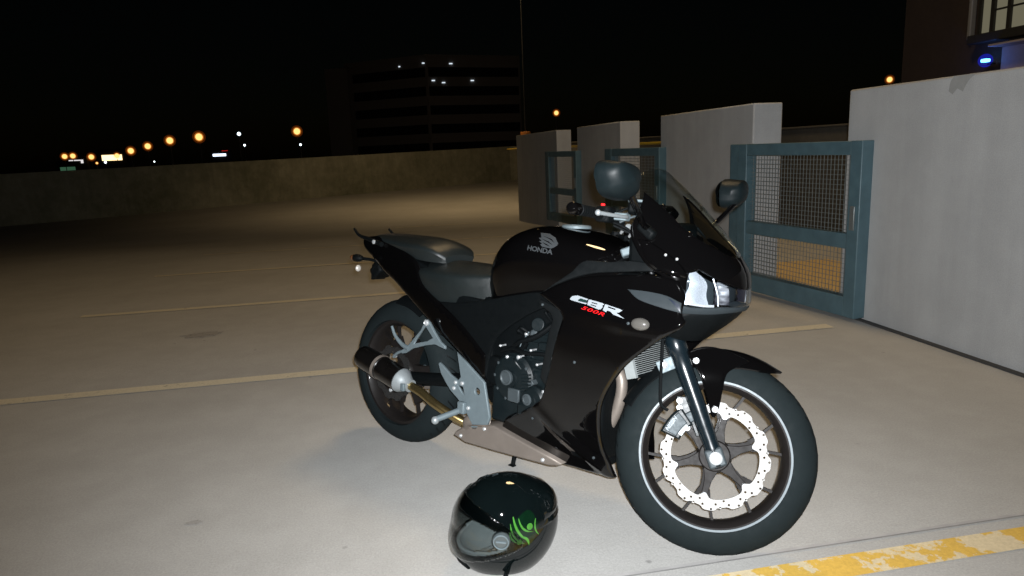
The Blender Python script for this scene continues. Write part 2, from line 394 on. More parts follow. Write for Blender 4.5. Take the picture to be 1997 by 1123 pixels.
def stripe(name, x0, x1, y0, y1, mat, label, cat, group=None, n=8, skew=0):
    ys = [y0, y1]; V = []; F = []
    for i in range(n + 1):
        x = x0 + (x1 - x0) * i / n
        for y in ys: V.append((x, y, gz(y) + .004))
    F = [(2 * i, 2 * i + 2, 2 * i + 3, 2 * i + 1) for i in range(n)]
    o = MB().add(V, F).build(name, mat, smooth=0); return tag(o, label, cat, group)
GL = 'parking stall lines on the deck'
stripe('stall_line', -2.35, 2.88, 4.015, 4.115, WHITE_LINE, 'worn white stall line passing just behind the motorcycle and ending at the nearest teal gate', 'stall line', GL)
stripe('stall_line', -2.6, 2.9, 6.42, 6.52, WHITE_LINE, 'worn white stall line crossing behind the rear tyre, second from the motorcycle', 'stall line', GL)
stripe('stall_line', -2.7, 2.9, 8.83, 8.93, WHITE_LINE, 'faint stall line level with the rider seat, third one back', 'stall line', GL)
stripe('stall_line', -2.7, 2.9, 11.24, 11.33, WHITE_LINE, 'very faint stall line behind the tail of the motorcycle, fourth one back', 'stall line', GL)
stripe('stall_line', .3, 2.9, 16.05, 16.15, WHITE_LINE, 'pale far stall line ending at the foot of the farthest wall', 'stall line', GL)
stripe('painted_stripe', -1.0, 3.1, 1.600, 1.700, YELLOW, 'flaking yellow painted stripe across the bottom right foreground', 'painted line', None, 16)
SEAM = simple('seam_filler', (.34, .33, .32), .8, 0, 0, .3, 12); SEAMD = simple('seam_groove', (.20, .195, .19), .9, 0, 0, .5, 9)
stripe('deck_joint', -2.5, 3.16, 1.753, 1.7595, SEAMD, 'thin dark joint in the concrete beside the yellow stripe', 'joint', None, 40)
stripe('joint_filler', -2.5, 3.16, 1.7605, 1.772, SEAM, 'pale filler strip along the concrete joint beside the yellow stripe', 'joint', None, 40)

# oil stains and a crack on the deck
STAIN = worn_paint('oil_stain', (.29, .28, .265), (.31, .30, .29), .5, .36, 9.0)
def blob(name, x, y, a, b, label, ang=0):
    n = 26; P = [(x + (a * cos(t) * cos(ang) - b * sin(t) * sin(ang)) * q, y + (a * cos(t) * sin(ang) + b * sin(t) * cos(ang)) * q) for i in range(n) for t in (2 * pi * i / n,) for q in (R.uniform(.7, 1.15),)]
    o = MB().add([(p[0], p[1], gz(p[1]) + .003) for p in P], [tuple(range(n))]).build(name, STAIN, smooth=0); tag(o, label, 'stain')
blob('oil_stain', -1.35, 5.35, .16, .10, 'small dark oil stain between two stall lines at the left')
blob('oil_stain', .35, 14.2, .34, .10, 'dark streak on the far deck above the tank of the motorcycle')
blob('oil_stain', -.72, 2.42, .03, .016, 'tiny oil spot on the bare concrete left of the helmet')

# ---- wall piers
def rough_box(m, x0, x1, y0, y1, z0, z1): m.bx(x0, x1, y0, y1, z0, z1)
def pier(y0, y1, label, x=3.167, top=1.54, th=.27, bottom=None):
    m = MB(); m.bx(x, x + th, y0, y1, gz(y1) - .1 if bottom is None else bottom, top)
    o = m.build('wall_pier', WALLM, bevel=.012, smooth=30); return tag(o, label, 'wall', 'pale wall piers along the right side')
pier(-3.5, 4.385, 'long near grey wall filling the right edge of the view')
pier(5.63, 7.65, 'tall pale wall pier directly left of the nearest gate')
pier(9.0, 11.06, 'middle wall pier seen above the motorcycle mirror')
pier(12.38, 16.1, 'farthest brownish wall pier beside the open deck')
sl_ = MB().bx(3.135, 3.1669, -3.5, 4.385, .001, .012).build('foot_edging', simple('dark_edging', (.035, .034, .033), .8), smooth=0); tag(sl_, 'thin dark strip along the foot of the near wall', 'edging')  # thin dark strip laid along the wall foot
# drip stain on the near wall top
DRIP = simple('grey_stain', (.26, .26, .25), .9, 0, 0, .2, 20)
o = panel('wall_stain', [(3.30, 1.535), (3.36, 1.53), (3.40, 1.50), (3.43, 1.45), (3.47, 1.47), (3.50, 1.44), (3.53, 1.46), (3.52, 1.51), (3.50, 1.538)], lambda y, z: Vector((3.167, y + .0, z)), DRIP, None, (-1, 0, 0), step=.02, th=.0005, lip=0, lift=.001)
tag(o, 'dark smudge below the top edge of the near wall', 'stain')
# parapet round the deck
def wall_run(name, pts, z0, mat, label, th=.2):
    m = MB(); P = [Vector((p[0], p[1], 0)) for p in pts]
    V = []; F = []
    for i, p in enumerate(P):
        d = (P[min(i + 1, len(P) - 1)] - P[max(0, i - 1)]).normalized(); nrm = Vector((-d.y, d.x, 0)) * th
        t = pts[i][2]; V += [(p.x, p.y, z0), (p.x, p.y, t), (p.x + nrm.x, p.y + nrm.y, t), (p.x + nrm.x, p.y + nrm.y, z0)]
    for i in range(len(P) - 1):
        a = 4 * i
        for j in range(4): F.append((a + j, a + (j + 1) % 4, a + 4 + (j + 1) % 4, a + 4 + j))
    F += [(3, 2, 1, 0), (4 * len(P) - 4, 4 * len(P) - 3, 4 * len(P) - 2, 4 * len(P) - 1)]
    o = MB().add(V, F).build(name, mat, smooth=0); return tag(o, label, 'wall')
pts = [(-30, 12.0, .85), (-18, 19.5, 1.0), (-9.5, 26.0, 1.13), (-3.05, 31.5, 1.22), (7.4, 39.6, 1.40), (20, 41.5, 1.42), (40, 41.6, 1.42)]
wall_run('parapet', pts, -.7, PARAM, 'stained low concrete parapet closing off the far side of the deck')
# walkway behind the wall
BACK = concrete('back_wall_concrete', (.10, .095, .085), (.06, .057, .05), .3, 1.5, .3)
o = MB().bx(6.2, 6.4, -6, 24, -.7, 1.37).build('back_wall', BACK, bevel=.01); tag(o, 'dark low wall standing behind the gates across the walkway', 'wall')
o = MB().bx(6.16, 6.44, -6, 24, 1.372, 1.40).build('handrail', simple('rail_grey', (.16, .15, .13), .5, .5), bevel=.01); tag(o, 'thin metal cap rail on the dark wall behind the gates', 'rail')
# bright yellow rail between the piers
m = MB(); m.tube([(4.4, 7.5, 1.245), (4.4, 24, 1.245)], .022, 8, 1)
rail = m.build('yellow_rail', simple('yellow_rail_paint', (.55, .38, .03), .45, 0, 0, .2, 5))
tag(rail, 'yellow painted handrail seen through the gap between the far wall piers', 'rail')
for y in (8, 10.3, 12.6, 14.9, 17.2): MB().cyl((4.4, y, gz(y)), (4.4, y, 1.225), .02, n=8).build('rail_post', MATS['yellow_rail_paint'], rail)
ground_sheet('walkway_lit_marking', [3.5, 4.6], [4.5, 4.9, 5.5, 6.1, 6.6], .006, YELLOW2)  # yellow floor paint, with the walkway's warm pool of light in its colour

# ---- gates
def make_gate():
    g = empty('mesh_gate', (0, 0, 0))
    t = .1
    def B(name, u0, u1, v0, v1, w0=0., w1=t, bev=.006): return MB().bx(w0, w1, u0, u1, v0, v1).build(name, TEAL, g, bevel=bev)
    B('gate_post', 0, .10, .02, 1.205); B('gate_post', 1.19, 1.30, .02, 1.203, .004)
    B('hinge_post', 1.305, 1.47, .0, 1.2045, .05, .17)
    B('rail', .1005, 1.1895, 1.112, 1.2035, .006, .094); B('rail', .1005, 1.1895, .487, .59, .012, .088); B('rail', .1005, 1.1895, .02, .158, .006, .094)
    m = MB(); s = .0335
    u = .12
    while u < 1.185: m.bx(.049, .0522, u - .0016, u + .0016, .155, 1.115); u += s
    v = .175
    while v < 1.11:
        if not .47 < v < .60: m.bx(.0523, .0555, .1, 1.19, v - .0016, v + .0016)
        v += s
    m.build('wire_mesh', WIRE, g, smooth=0)
    for z in (.3, .95): MB().ccyl((.03, 1.302, z - .05), (.03, 1.302, z + .05), .013).build('hinge', TEAL, g)
    MB().bx(-.012, -.0005, .03, .07, .62, .78).build('latch_plate', simple('latch_steel', (.2, .22, .22), .4, .6), g, bevel=.003)
    return g
def copy_tree(o, parent=None):
    c = o.copy(); COL.objects.link(c)
    if parent: c.parent = parent
    for ch in o.children: copy_tree(ch, c)
    return c
g0 = make_gate(); GA = atan2(.13656, .99063)
for i, lb in enumerate(['nearest teal framed wire mesh gate beside the long grey wall', 'second teal mesh gate partly hidden behind the motorcycle windscreen', 'farthest dark mesh gate seen behind the handlebar']):
    gt = g0 if i == 0 else copy_tree(g0)
    gt.location = (3.075, 4.10 + 3.37 * i, (0, -.01, -.03)[i]); gt.rotation_euler = (0, 0, GA)
    tag(gt, lb, 'gate', 'teal mesh gates between the wall piers')

# ---- street lights far off and the sodium lights of the deck
LPOLE = simple('lamp_pole_steel', (.09, .09, .085), .5, .6)
SOD = emit('sodium_bulb', (1.0, .60, .20), 2.4)
def glow_mat(name, col, s, a):
    m, t, o = new_mat(name); tr = N(t, 'ShaderNodeBsdfTransparent'); e = N(t, 'ShaderNodeEmission'); e.inputs[0].default_value = (*col, 1); e.inputs[1].default_value = s
    mx = N(t, 'ShaderNodeMixShader'); mx.inputs[0].default_value = a; t.links.new(tr.outputs[0], mx.inputs[1]); t.links.new(e.outputs[0], mx.inputs[2]); t.links.new(mx.outputs[0], o.inputs[0]); return m
SODG = glow_mat('sodium_glow', (1.0, .30, .03), .8, .35); SODG2 = glow_mat('sodium_outer_glow', (1.0, .20, .015), .30, .10)  # translucent emissive shells that draw the glow around the bulbs
WHT = emit('white_bulb', (.85, .95, 1.0), 6.0); WHG = glow_mat('white_glow', (.5, .7, .8), .6, .3)
def street_lamp(x, y, z, r, label, white=False, group='street lamps in the distance', zb=-9.0):
    p = empty('street_lamp', (x, y, zb), label=label, cat='street lamp', group=group); h = z - zb
    MB().cyl((0, 0, 0), (0, 0, h - r * 1.7), .12, .07, 8).build('pole', LPOLE, p)
    hd = MB().sphere((0, 0, h), r, 14, 9).build('bulb', WHT if white else SOD, p)
    MB().sphere((0, 0, h), r * 1.32, 16, 10).build('glow_shell', WHG if white else SODG, hd)
    if not white: MB().sphere((0, 0, h), r * 1.85, 16, 10).build('glow_shell', SODG2, hd)
    return p
for x, y, z, pr, wht, lb in [
    (-66.38, 170, 3.5, 4.0, 0, 'leftmost sodium street lamp of the distant row'), (-70.46, 185, 3.75, 4.0, 0, 'sodium street lamp just right of the leftmost one'),
    (-71.89, 200, 3.53, 4.3, 0, 'sodium street lamp above the white glare at the left'), (-79.39, 230, 3.44, 4, 0, 'small sodium street lamp beside the smeared yellow light'),
    (-62.5, 190, 3.55, 3.6, 0, 'dim sodium street lamp at the low end of the rising row'), (-43.63, 140, 3.66, 5, 0, 'sodium street lamp fourth from the big right end of the rising row'),
    (-31.96, 110, 3.7, 5, 0, 'sodium street lamp third from the big right end of the rising row'), (-23.14, 88, 3.75, 5.8, 0, 'sodium street lamp second from the big right end of the rising row'),
    (-17.23, 76, 3.66, 6.5, 0, 'biggest sodium street lamp at the right end of the rising row'), (-7.58, 74, 3.82, 6.2, 0, 'lone sodium street lamp just left of the office building'),
    (-19.42, 110, 4.99, 3.2, 1, 'cold white street lamp between the two large sodium lamps'), (-25.65, 150, 4.12, 2, 1, 'tiny white lamp low below the cold white street lamp'),
    (-11.93, 120, 3.31, 2.1, 1, 'tiny white lamp below the lone sodium lamp'), (-34.21, 120, 1.54, 1.3, 1, 'faint white dot lamp low beneath the rising row'),
    (-56.63, 160, 1.79, 1.8, 0, 'small low sodium lamp under the smeared yellow light'), (-55.0, 160, 1.9, 2.0, 1, 'small low whitish lamp beside its sodium twin'), (-71.7, 185, 1.9, 2.3, 0, 'small orange lamp hanging below the leftmost pair'),
    (17.95, 70, 4.63, 4.4, 0, 'sodium street lamp above the far wall piers, right of the office building'), (35.56, 45, 4.98, 4.6, 0, 'sodium street lamp just over the top of the long near wall')]:
    street_lamp(x, y, z, pr * sqrt(x * x + y * y) / 1390 * .92, lb, bool(wht))
def lit_box(name, x, y, z, w_, h_, col, s, label, cat):
    b = empty(name, (x, y, -9), label=label, cat=cat)
    MB().bx(-w_ * .75, w_ * .75, .06, 1.5, z + 9 - h_ * 4, z + 9 + h_ * 1.5).build('housing', simple(name + '_housing', (.02, .02, .02), .7), b, bevel=.05)
    MB().bx(-w_ / 2, w_ / 2, -.1, .05, z + 9 - h_ / 2, z + 9 + h_ / 2).build('light_panel', emit(name + '_light', col, s), b, bevel=h_ * .2)
    MB().cyl((0, .7, 0), (0, .7, z + 9 - h_ * 4), .2, n=8).build('pole', LPOLE, b)
lit_box('lit_sign', -30.6, 150, 2.40, 2.5, .5, (.75, .85, 1.0), 2.2, 'bluish white lit sign low on the horizon', 'sign')
lit_box('lit_sign', -29.6, 150.4, 3.05, 1.2, .35, (.9, .03, .02), .7, 'small red lit sign just above the bluish white one', 'sign')
lit_box('lit_sign', -75.4, 225, 3.4, 5.4, 1.6, (1, .72, .34), 2.4, 'smeared warm yellow lit sign in the distant lamp row', 'sign')
lit_box('lit_sign', -75.6, 200, 2.5, 3.4, .9, (.9, .85, .85), .9, 'dull white lit sign beside a lamp at the left', 'sign')
lit_box('traffic_sign', -70.0, 180, .6, 3.2, 1.3, (.06, .16, .09), .5, 'dim green road sign below the leftmost street lamps', 'sign')

# deck lighting: two tall poles carrying the sodium lamps that light the deck
DPOLE = simple('dark_pole_paint', (.004, .004, .004), .8)
def deck_pole(x, y, arm, h, label, power, spot=None):
    p = empty('light_pole', (x, y, gz(y)), label=label, cat='light pole', group='tall light poles over the deck')
    MB().cyl((0, 0, 0), (0, 0, h), .022, .014, 12).build('pole', DPOLE, p)
    MB().ccyl((0, 0, 0), (0, 0, 2.22), .15, .01, 20).build('base', simple('orange_pole_base_%d' % y, (.5, .17, .02), .7), p)
    MB().tube([(0, 0, h - .05), (arm * .5, 0, h + .12), (arm, 0, h + .1)], .03, 8).build('arm', LPOLE, p)
    hd = MB().box((arm * 1.05, 0, h + .09), (.55, .3, .12)).build('lamp_head', LPOLE, p, bevel=.03)
    MB().box((arm * 1.05, 0, h + .02), (.4, .22, .016)).build('lens', SOD, hd)
    l = lamp('sodium_lamp', 'SPOT', (x + arm * 1.05, y, gz(y) + h - .03), power, (1, .70, .36), spot_size=radians(150), spot_blend=1.0, shadow_soft_size=.9)
    l.rotation_euler = (spot or 0, (spot or 0) * -.9, 0); return l
deck_pole(4.42, 21.0, -1.7, 9.0, 'thin light pole with an orange base behind the farthest wall pier', 1550, .36)
deck_pole(7.0, 6.2, -3.8, 9.2, 'tall light pole behind the near wall with a long arm reaching over the stalls', 1050)

# ---- office building far away
OFF = simple('office_precast', (.30, .28, .26), .8, 0, 0, .15, .2)
OFFG = simple('office_dark_glass', (.008, .008, .009), .9, 0, 0, .3, .3)
b = empty('office_building', (10.6, 140, -9), label='faint seven storey office building with dark ribbon windows and a few lights on', cat='building')
def seg_wall(name, A, Bp, z0, z1, depth, mat, parent, push=0.):
    A, Bp = Vector(A), Vector(Bp); d = (Bp - A).normalized(); nrm = Vector((-d.y, d.x))
    V = [];
    for P in (A - nrm * push, Bp - nrm * push, Bp + nrm * depth, A + nrm * depth):
        V += [(P.x, P.y, z0), (P.x, P.y, z1)]
    return MB().add(V, [(0, 2, 3, 1), (2, 4, 5, 3), (4, 6, 7, 5), (6, 0, 1, 7), (0, 6, 4, 2), (1, 3, 5, 7)]).build(name, mat, parent, smooth=0)
fa = [((-15.8, 12), (-.0, 0)), ((.02, 0), (19.0, 4.0))]
for (A, Bp) in fa:
    seg_wall('facade', A, Bp, 0, 28.6, 14, OFF, b)
    for k in range(7):
        z = 3.2 + k * 3.55
        f = seg_wall('window_band', (Vector(A) * .985 + Vector(Bp) * .015), (Vector(A) * .02 + Vector(Bp) * .98), z, z + 1.75, -.0, OFFG, b, push=.04)
seg_wall('stair_tower', (-19.6, 10.5), (-15.2, 8.5), 0, 27.4, 12, OFF, b)
LITW = emit('lit_office_ceiling', (.8, .9, 1), 1.0)
for x, y, z in [(5.61, 140, 17.42), (10.1, 140, 17.99), (15.29, 140, 17.81), (11.76, 140, 14.76), (13.71, 140, 14.33), (19.29, 140, 14.6)]:
    A, Bp = fa[0] if x < 10.6 else fa[1]; lx = x - 10.6; t = (lx - A[0]) / (Bp[0] - A[0]); yy = A[1] + (Bp[1] - A[1]) * t
    s = (yy + 140) / 140.; MB().box((x * s - 10.6, yy - .12, (z - 1.24) * s + 1.24 + 9), (.62, .06, .2)).build('ceiling_light', LITW, b, smooth=0)
lamp('office_fill_light', 'POINT', (0, 100, 9), 340, (1, .72, .5), shadow_soft_size=.5)  # two unseen fill lights added to bring out the office front
lamp('office_fill_light', 'POINT', (30, 112, 7), 155, (1, .72, .5), shadow_soft_size=.5)

# ---- neighbouring building at the upper right
BRK = simple('dark_facade', (.035, .024, .020), .85, 0, 0, .2, 2.0, .3, 30)
TRIM = simple('dark_window_trim', (.02, .02, .018), .6)
b = empty('town_building', (9, 6.5, 0), label='dark brown building with a lit multi pane window above the near wall', cat='building')
MB().bx(0, 8, -6, 4.6, -9, 12).build('wall', BRK, b, smooth=0)
MB().bx(-.10, -.002, 3.10, 3.17, 2.58, 6).build('downpipe', simple('pipe_grey', (.22, .22, .22), .5), b, bevel=.02)
WIN = emit('lit_window_pane', (.85, .78, .52), .16)
MB().bx(-.22, -.003, -6, 3.02, 2.50, 2.625).build('window_sill', TRIM, b, bevel=.01)
MB().bx(-.30, -.003, -6, 2.55, 2.405, 2.44).build('ledge', simple('pale_ledge', (.32, .28, .27), .7), b, bevel=.01)
MB().bx(-.05, -.004, -6, 2.55, 1.2, 2.40).build('soffit_panel', simple('pale_soffit', (.30, .25, .24), .7), b, smooth=0)
fr = MB()
for y0, y1 in ((2.97, 3.02), (2.735, 2.80), (2.46, 2.52), (2.16, 2.21), (1.85, 1.90), (1.55, 1.6)): fr.bx(-.06, -.005, y0, y1, 2.63, 5)
for z in (2.945, 3.3, 3.7): fr.bx(-.05, -.0055, 1.5, 2.735, z - .012, z + .012)
frm = fr.build('window_frame', TRIM, b, smooth=0)
MB().bx(-.02, -.006, .9, 2.97, 2.63, 5).build('window_pane', WIN, frm, smooth=0)
bl = MB().box((-.16, 2.71, 2.238), (.09, .09, .045)).build('beacon_light', emit('blue_beacon', (.10, .42, 1.0), 9), b, bevel=.012)
MB().box((-.12, 2.71, 2.19), (.14, .14, .035)).build('bracket', TRIM, bl)
MB().sphere((-.16, 2.71, 2.238), .095, 16, 10).build('blue_glow', glow_mat('blue_glow', (.03, .04, 1), .5, .3), bl)  # emissive shell drawing the blue glow around the beacon
lamp('beacon_glow', 'POINT', (8.70, 9.21, 2.24), 2.2, (.10, .2, 1), shadow_soft_size=.05)
lamp('walkway_lamp', 'SPOT', (6.1, 6.0, 4.6), 95, (1, .66, .34), spot_size=radians(75), spot_blend=.7, shadow_soft_size=.1).rotation_euler = (0, radians(22), 0)

# ================================================================== MOTORCYCLE
HD, LEAN, STEER = -0.90476, 0.11928, 0.52142
Fv = Vector((cos(HD), sin(HD), 0)); Lv = Vector((-sin(HD), cos(HD), 0)); Zv = Vector((0, 0, 1))
U2 = Zv * cos(LEAN) + Lv * sin(LEAN); L2 = Lv * cos(LEAN) - Zv * sin(LEAN)
bike = empty('motorcycle'); tag(bike, 'black sport motorcycle leaning on its side stand with the front wheel turned', 'motorcycle')
bike.matrix_world = Matrix(((Fv.x, L2.x, U2.x, .0401), (Fv.y, L2.y, U2.y, 2.9471), (Fv.z, L2.z, U2.z, 0), (0, 0, 0, 1)))
RAKE = radians(25.5); AX = Vector((-sin(RAKE), 0, cos(RAKE))); A0 = Vector((1.513, 0, 0))
Rs = Matrix.Rotation(STEER, 3, AX)
def st(v): return A0 + Rs @ (Vector(v) - A0)
FW = Vector((1.41, 0, .30))
FA = [(.45, .15), (.7, .195), (.86, .215), (1.0, .232), (1.2, .235), (1.3, .215), (1.4, .18), (1.5, .12)]
FB = [(.14, .45), (.25, .66), (.35, .82), (.5, .93), (.65, 1.0), (.75, 1.0), (.82, .94), (.90, .80)]
TA = [(-.4, .06), (-.25, .085), (-.1, .105), (.15, .13), (.35, .15), (.6, .165), (.9, .18), (1.1, .18)]
NX = [(.60, 1.30), (.66, 1.375), (.73, 1.455), (.776, 1.485), (.85, 1.478), (.915, 1.44), (.97, 1.39), (1.03, 1.33), (1.09, 1.265), (1.15, 1.19), (1.2, 1.12)]
NA = [(.6, .20), (.75, .19), (.85, .19), (.95, .19), (1.05, .18), (1.15, .17)]
def fair(x, z): return pl(x, FA) * pl(z, FB)
def tailw(x, z): return pl(x, TA) * (1 - .15 * max(0, (z - .82)) / .1)
def nosex(y, z): return pl(z, NX) - pl(z, NA) * (sqrt(y * y + 1e-6) / .2) ** 2.2
def fairS(s): return lambda x, z: Vector((x, s * fair(x, z), z))
def tailS(s): return lambda x, z: Vector((x, s * tailw(x, z), z))
noseS = lambda y, z: Vector((nosex(y, z), y, z))

# ---- wheels
def wheel(name, C, fn, hw, tr, side, rear=False):
    d = Vector((0, 1, 0)); Rr = .222
    rim = MB()
    w_ = hw * .62
    prof = [(-w_ - .012, .213), (-w_ - .012, .229), (-w_ - .008, .231), (-w_ - .004, .229), (-w_ + .004, .214), (-w_ * .4, .204), (w_ * .4, .204), (w_ - .004, .214), (w_ + .004, .229), (w_ + .008, .231), (w_ + .012, .229), (w_ + .012, .213), (w_ + .004, .205), (w_ * .5, .197), (-w_ * .5, .197), (-w_ - .004, .205)]
    rim.rev(C, d, prof, 96, closed=True)
    rim.rev(C, d, [(-.036, .020), (-.036, .036), (-.028, .046), (-.012, .050), (.012, .050), (.028, .046), (.036, .036), (.036, .020)], 40)
    for k in range(6):
        a = radians(60 * k + 22 if not rear else 60 * k + 5); 
        def P(r, t, y): return C + Vector((cos(a) * r - sin(a) * t, y, sin(a) * r + cos(a) * t))
        A = [(.044, .022, .016), (.07, .015, .014), (.10, .013, .013), (.118, .018, .012)] if not rear else [(.044, .03, .016), (.08, .026, .014), (.12, .028, .013), (.15, .034, .012)]
        V = [];
        for r, t, h in A: V += [P(r, -t, -h), P(r, t, -h), P(r, t, h), P(r, -t, h)]
        F = [(4 * i + j, 4 * i + (j + 1) % 4, 4 * i + 4 + (j + 1) % 4, 4 * i + 4 + j) for i in range(3) for j in range(4)] + [(0, 1, 2, 3), (12, 15, 14, 13)]
        rim.add(V, F)
        for sgn in (-1, 1):
            V = []
            for r, t, hw2, h in ((.108, .009, .008, .010), (.150, .026, .0042, .008), (.202, .049, .0045, .009)):
                V += [P(r, sgn * (t - hw2), -h), P(r, sgn * (t + hw2), -h), P(r, sgn * (t + hw2), h), P(r, sgn * (t - hw2), h)]
            F = [(4 * i + j, 4 * i + (j + 1) % 4, 4 * i + 4 + (j + 1) % 4, 4 * i + 4 + j) for i in range(2) for j in range(4)]
            rim.add(V, F)
    if fn: rim.map(fn)
    o = rim.build(name, RIM, bike, smooth=40)
    ty = MB(); prof = []
    hr = .072 if not rear else .082
    for i in range(25):
        a = radians(-112 + 224 * i / 24); rr = tr - hr + hr * cos(a) * (1 if abs(a) < 1.5 else 1)
        prof.append((hw * sin(a) * (1 if abs(a) < pi / 2 else .98), rr if rr > .222 else .222 + (rr - .222) * .2))
    prof = [(w_ * -1 - .004, .224)] + [p for p in prof if p[1] > .2235] + [(w_ + .004, .224), (0, .215)]
    ty.rev(C, d, prof, 128, closed=True)
    if fn: ty.map(fn)
    ty.build('tyre', RUBBER, o, smooth=60)
    # slim tread grooves follow the crown
    gr = MB()
    for k in range(40):
        a0 = 2 * pi * k / 40
        for sg in (-1, 1):
            V = []
            for i in range(7):
                q = radians(sg * (6 + 26 * i / 6)); a = a0 + sg * .09 + .11 * i / 6 + (0 if sg > 0 else .06); rr = tr - hr + hr * cos(q) + .0006; y = hw * sin(q) * 1.001
                for w3 in (-.0024, .0024): V.append(C + Vector((cos(a + w3 / tr * 1.5) * rr, y, sin(a + w3 / tr * 1.5) * rr)))
            gr.add(V, [(2 * i, 2 * i + 1, 2 * i + 3, 2 * i + 2) for i in range(6)])
    if fn: gr.map(fn)
    gr.build('tread_groove', SATIN, o, smooth=0)
    for s in ((-1, 1) if not rear else ()):
        tp = MB().rev(C, d, [(s * (w_ + .0122), .2175), (s * (w_ + .0136), .2180), (s * (w_ + .0136), .2280), (s * (w_ + .0122), .2285)], 96, closed=True)
        # lies on the flange face
        if fn: tp.map(fn)
        tp.build('rim_tape', STRIPE, o)
    ax_ = MB().cyl(C + Vector((0, -.10, 0)), C + Vector((0, .10, 0)), .011, n=16)
    if fn: ax_.map(fn)
    ax_.build('axle', ALU, o)
    return o
fwheel = wheel('front_wheel', FW, st, .060, .300, -1)
RW = Vector((0, 0, .3125)); rwheel = wheel('rear_wheel', RW, None, .080, .3125, -1, True)

def wave_disc(C, r_out, r_in, lobes, y, th, fn, parent, mat=DISC, amp=.0045):
    n = lobes * 14; out = []
    for i in range(n):
        a = 2 * pi * i / n; ph = (a * lobes / (2 * pi)) % 1
        out.append((C.x + cos(a) * (r_out - amp + amp * min(1, max(-1, 2.6 * cos(2 * pi * ph)))), C.z + sin(a) * (r_out - amp + amp * min(1, max(-1, 2.6 * cos(2 * pi * ph))))))
    inn = []
    for i in range(240):
        a = 2 * pi * i / 240; dd = abs(((a - radians(22)) / (pi / 3) + .5) % 1 - .5) * 60
        r = r_in - .016 * (1 / (1 + (dd / 5.2) ** 4)); inn.append((C.x + cos(a) * r, C.z + sin(a) * r))
    loops = [out, inn[::-1]]
    rm = (r_in + r_out) / 2 - .001; nh = lobes * 6
    for i in range(nh):
        a = 2 * pi * (i + .5) / nh; r = rm + (.0125, -.002, .008, -.0105, .003, -.012)[i % 6]
        if i % 6 == 5: continue
        loops.append(ring(C.x + cos(a) * r, C.z + sin(a) * r, .0036, 8)[::-1])
    d_ = cdt_plate('brake_disc', loops, y - th / 2, y + th / 2, mat, parent, fn)
    for k in range(6):
        a = radians(22 + 60 * k); r = r_in - .0085
        P = Vector((C.x + cos(a) * r, y, C.z + sin(a) * r)); m = MB().rev(P, Vector((0, -1, 0)), [(-.006, .008), (.004, .0085), (.0055, .007), (.0055, .004), (.003, .0035)], 16)
        if fn: m.map(fn)
        m.build('disc_bolt', BOLT, d_)
    return d_
wave_disc(FW, .160, .128, 12, -.062, .0045, st, fwheel)
cr_ = MB()   # dark carrier arms of the front disc
for k in range(6):
    a = radians(22 + 60 * k)
    def P(r, t, y): return FW + Vector((cos(a) * r - sin(a) * t, y, sin(a) * r + cos(a) * t))
    V = []
    for r, t in ((.04, .022), (.075, .011), (.105, .009), (.124, .010)): V += [P(r, -t, -.060), P(r, t, -.060), P(r, t, -.052), P(r, -t, -.052)]
    cr_.add(V, [(4 * i + j, 4 * i + (j + 1) % 4, 4 * i + 4 + (j + 1) % 4, 4 * i + 4 + j) for i in range(3) for j in range(4)] + [(0, 1, 2, 3), (12, 15, 14, 13)])
cr_.rev(FW, Vector((0, 1, 0)), [(-.066, .030), (-.066, .044), (-.050, .052), (-.030, .052)], 32)
cr_.map(st).build('disc_carrier', RIM, fwheel, bevel=.0015)
wave_disc(RW, .120, .085, 10, -.088, .004, None, rwheel, simple('worn_disc_steel', (.035, .035, .035), .45, .5))

# ---- front fork, triple clamp and bars (all turned with the steering)
def stb(m, name, mat, parent=None, **kw): return m.map(st).build(name, mat, parent or bike, **kw)
for s in (-1, 1):
    B0 = FW + Vector((0, s * .105, 0))
    m = MB().rev(B0 - AX * .030, AX, [(0, .017), (.006, .024), (.06, .0235), (.075, .0225), (.12, .0245), (.30, .0255), (.345, .0265), (.350, .0300), (.392, .0305), (.398, .028), (.405, .024)], 32)
    f = stb(m, 'fork_leg', FORKM, smooth=50)
    stb(MB().cyl(B0 + AX * .36, B0 + AX * .70, .0205, n=28), 'stanchion', CHROME, f)
    stb(MB().box(B0 + Vector((0, s * .0, 0)), (.052, .046, .056), (Vector((.9026, 0, .4305)), Vector((0, 1, 0)), AX)), 'axle_clamp', ALUD, f, bevel=.006)
    stb(MB().rev(B0 + Vector((0, s * .023, 0)), Vector((0, s, 0)), [(0, .019), (.006, .019), (.008, .016), (.008, .012), (.004, .010), (.004, .001)], 24), 'axle_cap', BOLT, f)
    stb(MB().rev(B0 + AX * .70, AX, [(0, .024), (.03, .024), (.034, .018), (.034, .010), (.040, .009), (.040, .001)], 20), 'fork_cap', BOLT, f)
UC = Vector((.9026, 0, .4305))
tc = MB()
for h, tt in ((.50, .035), (.665, .026)):
    Cc = FW + AX * h - UC * .030
    tc.box(Cc, (.075, .25, tt), (UC, Vector((0, 1, 0)), AX))
    for s in (-1, 1): tc.rev(FW + Vector((0, s * .105, 0)) + AX * (h - tt / 2 - .003), AX, [(0, .034), (tt + .006, .034)], 24)
stb(tc, 'triple_clamp', ALU, bevel=.005)
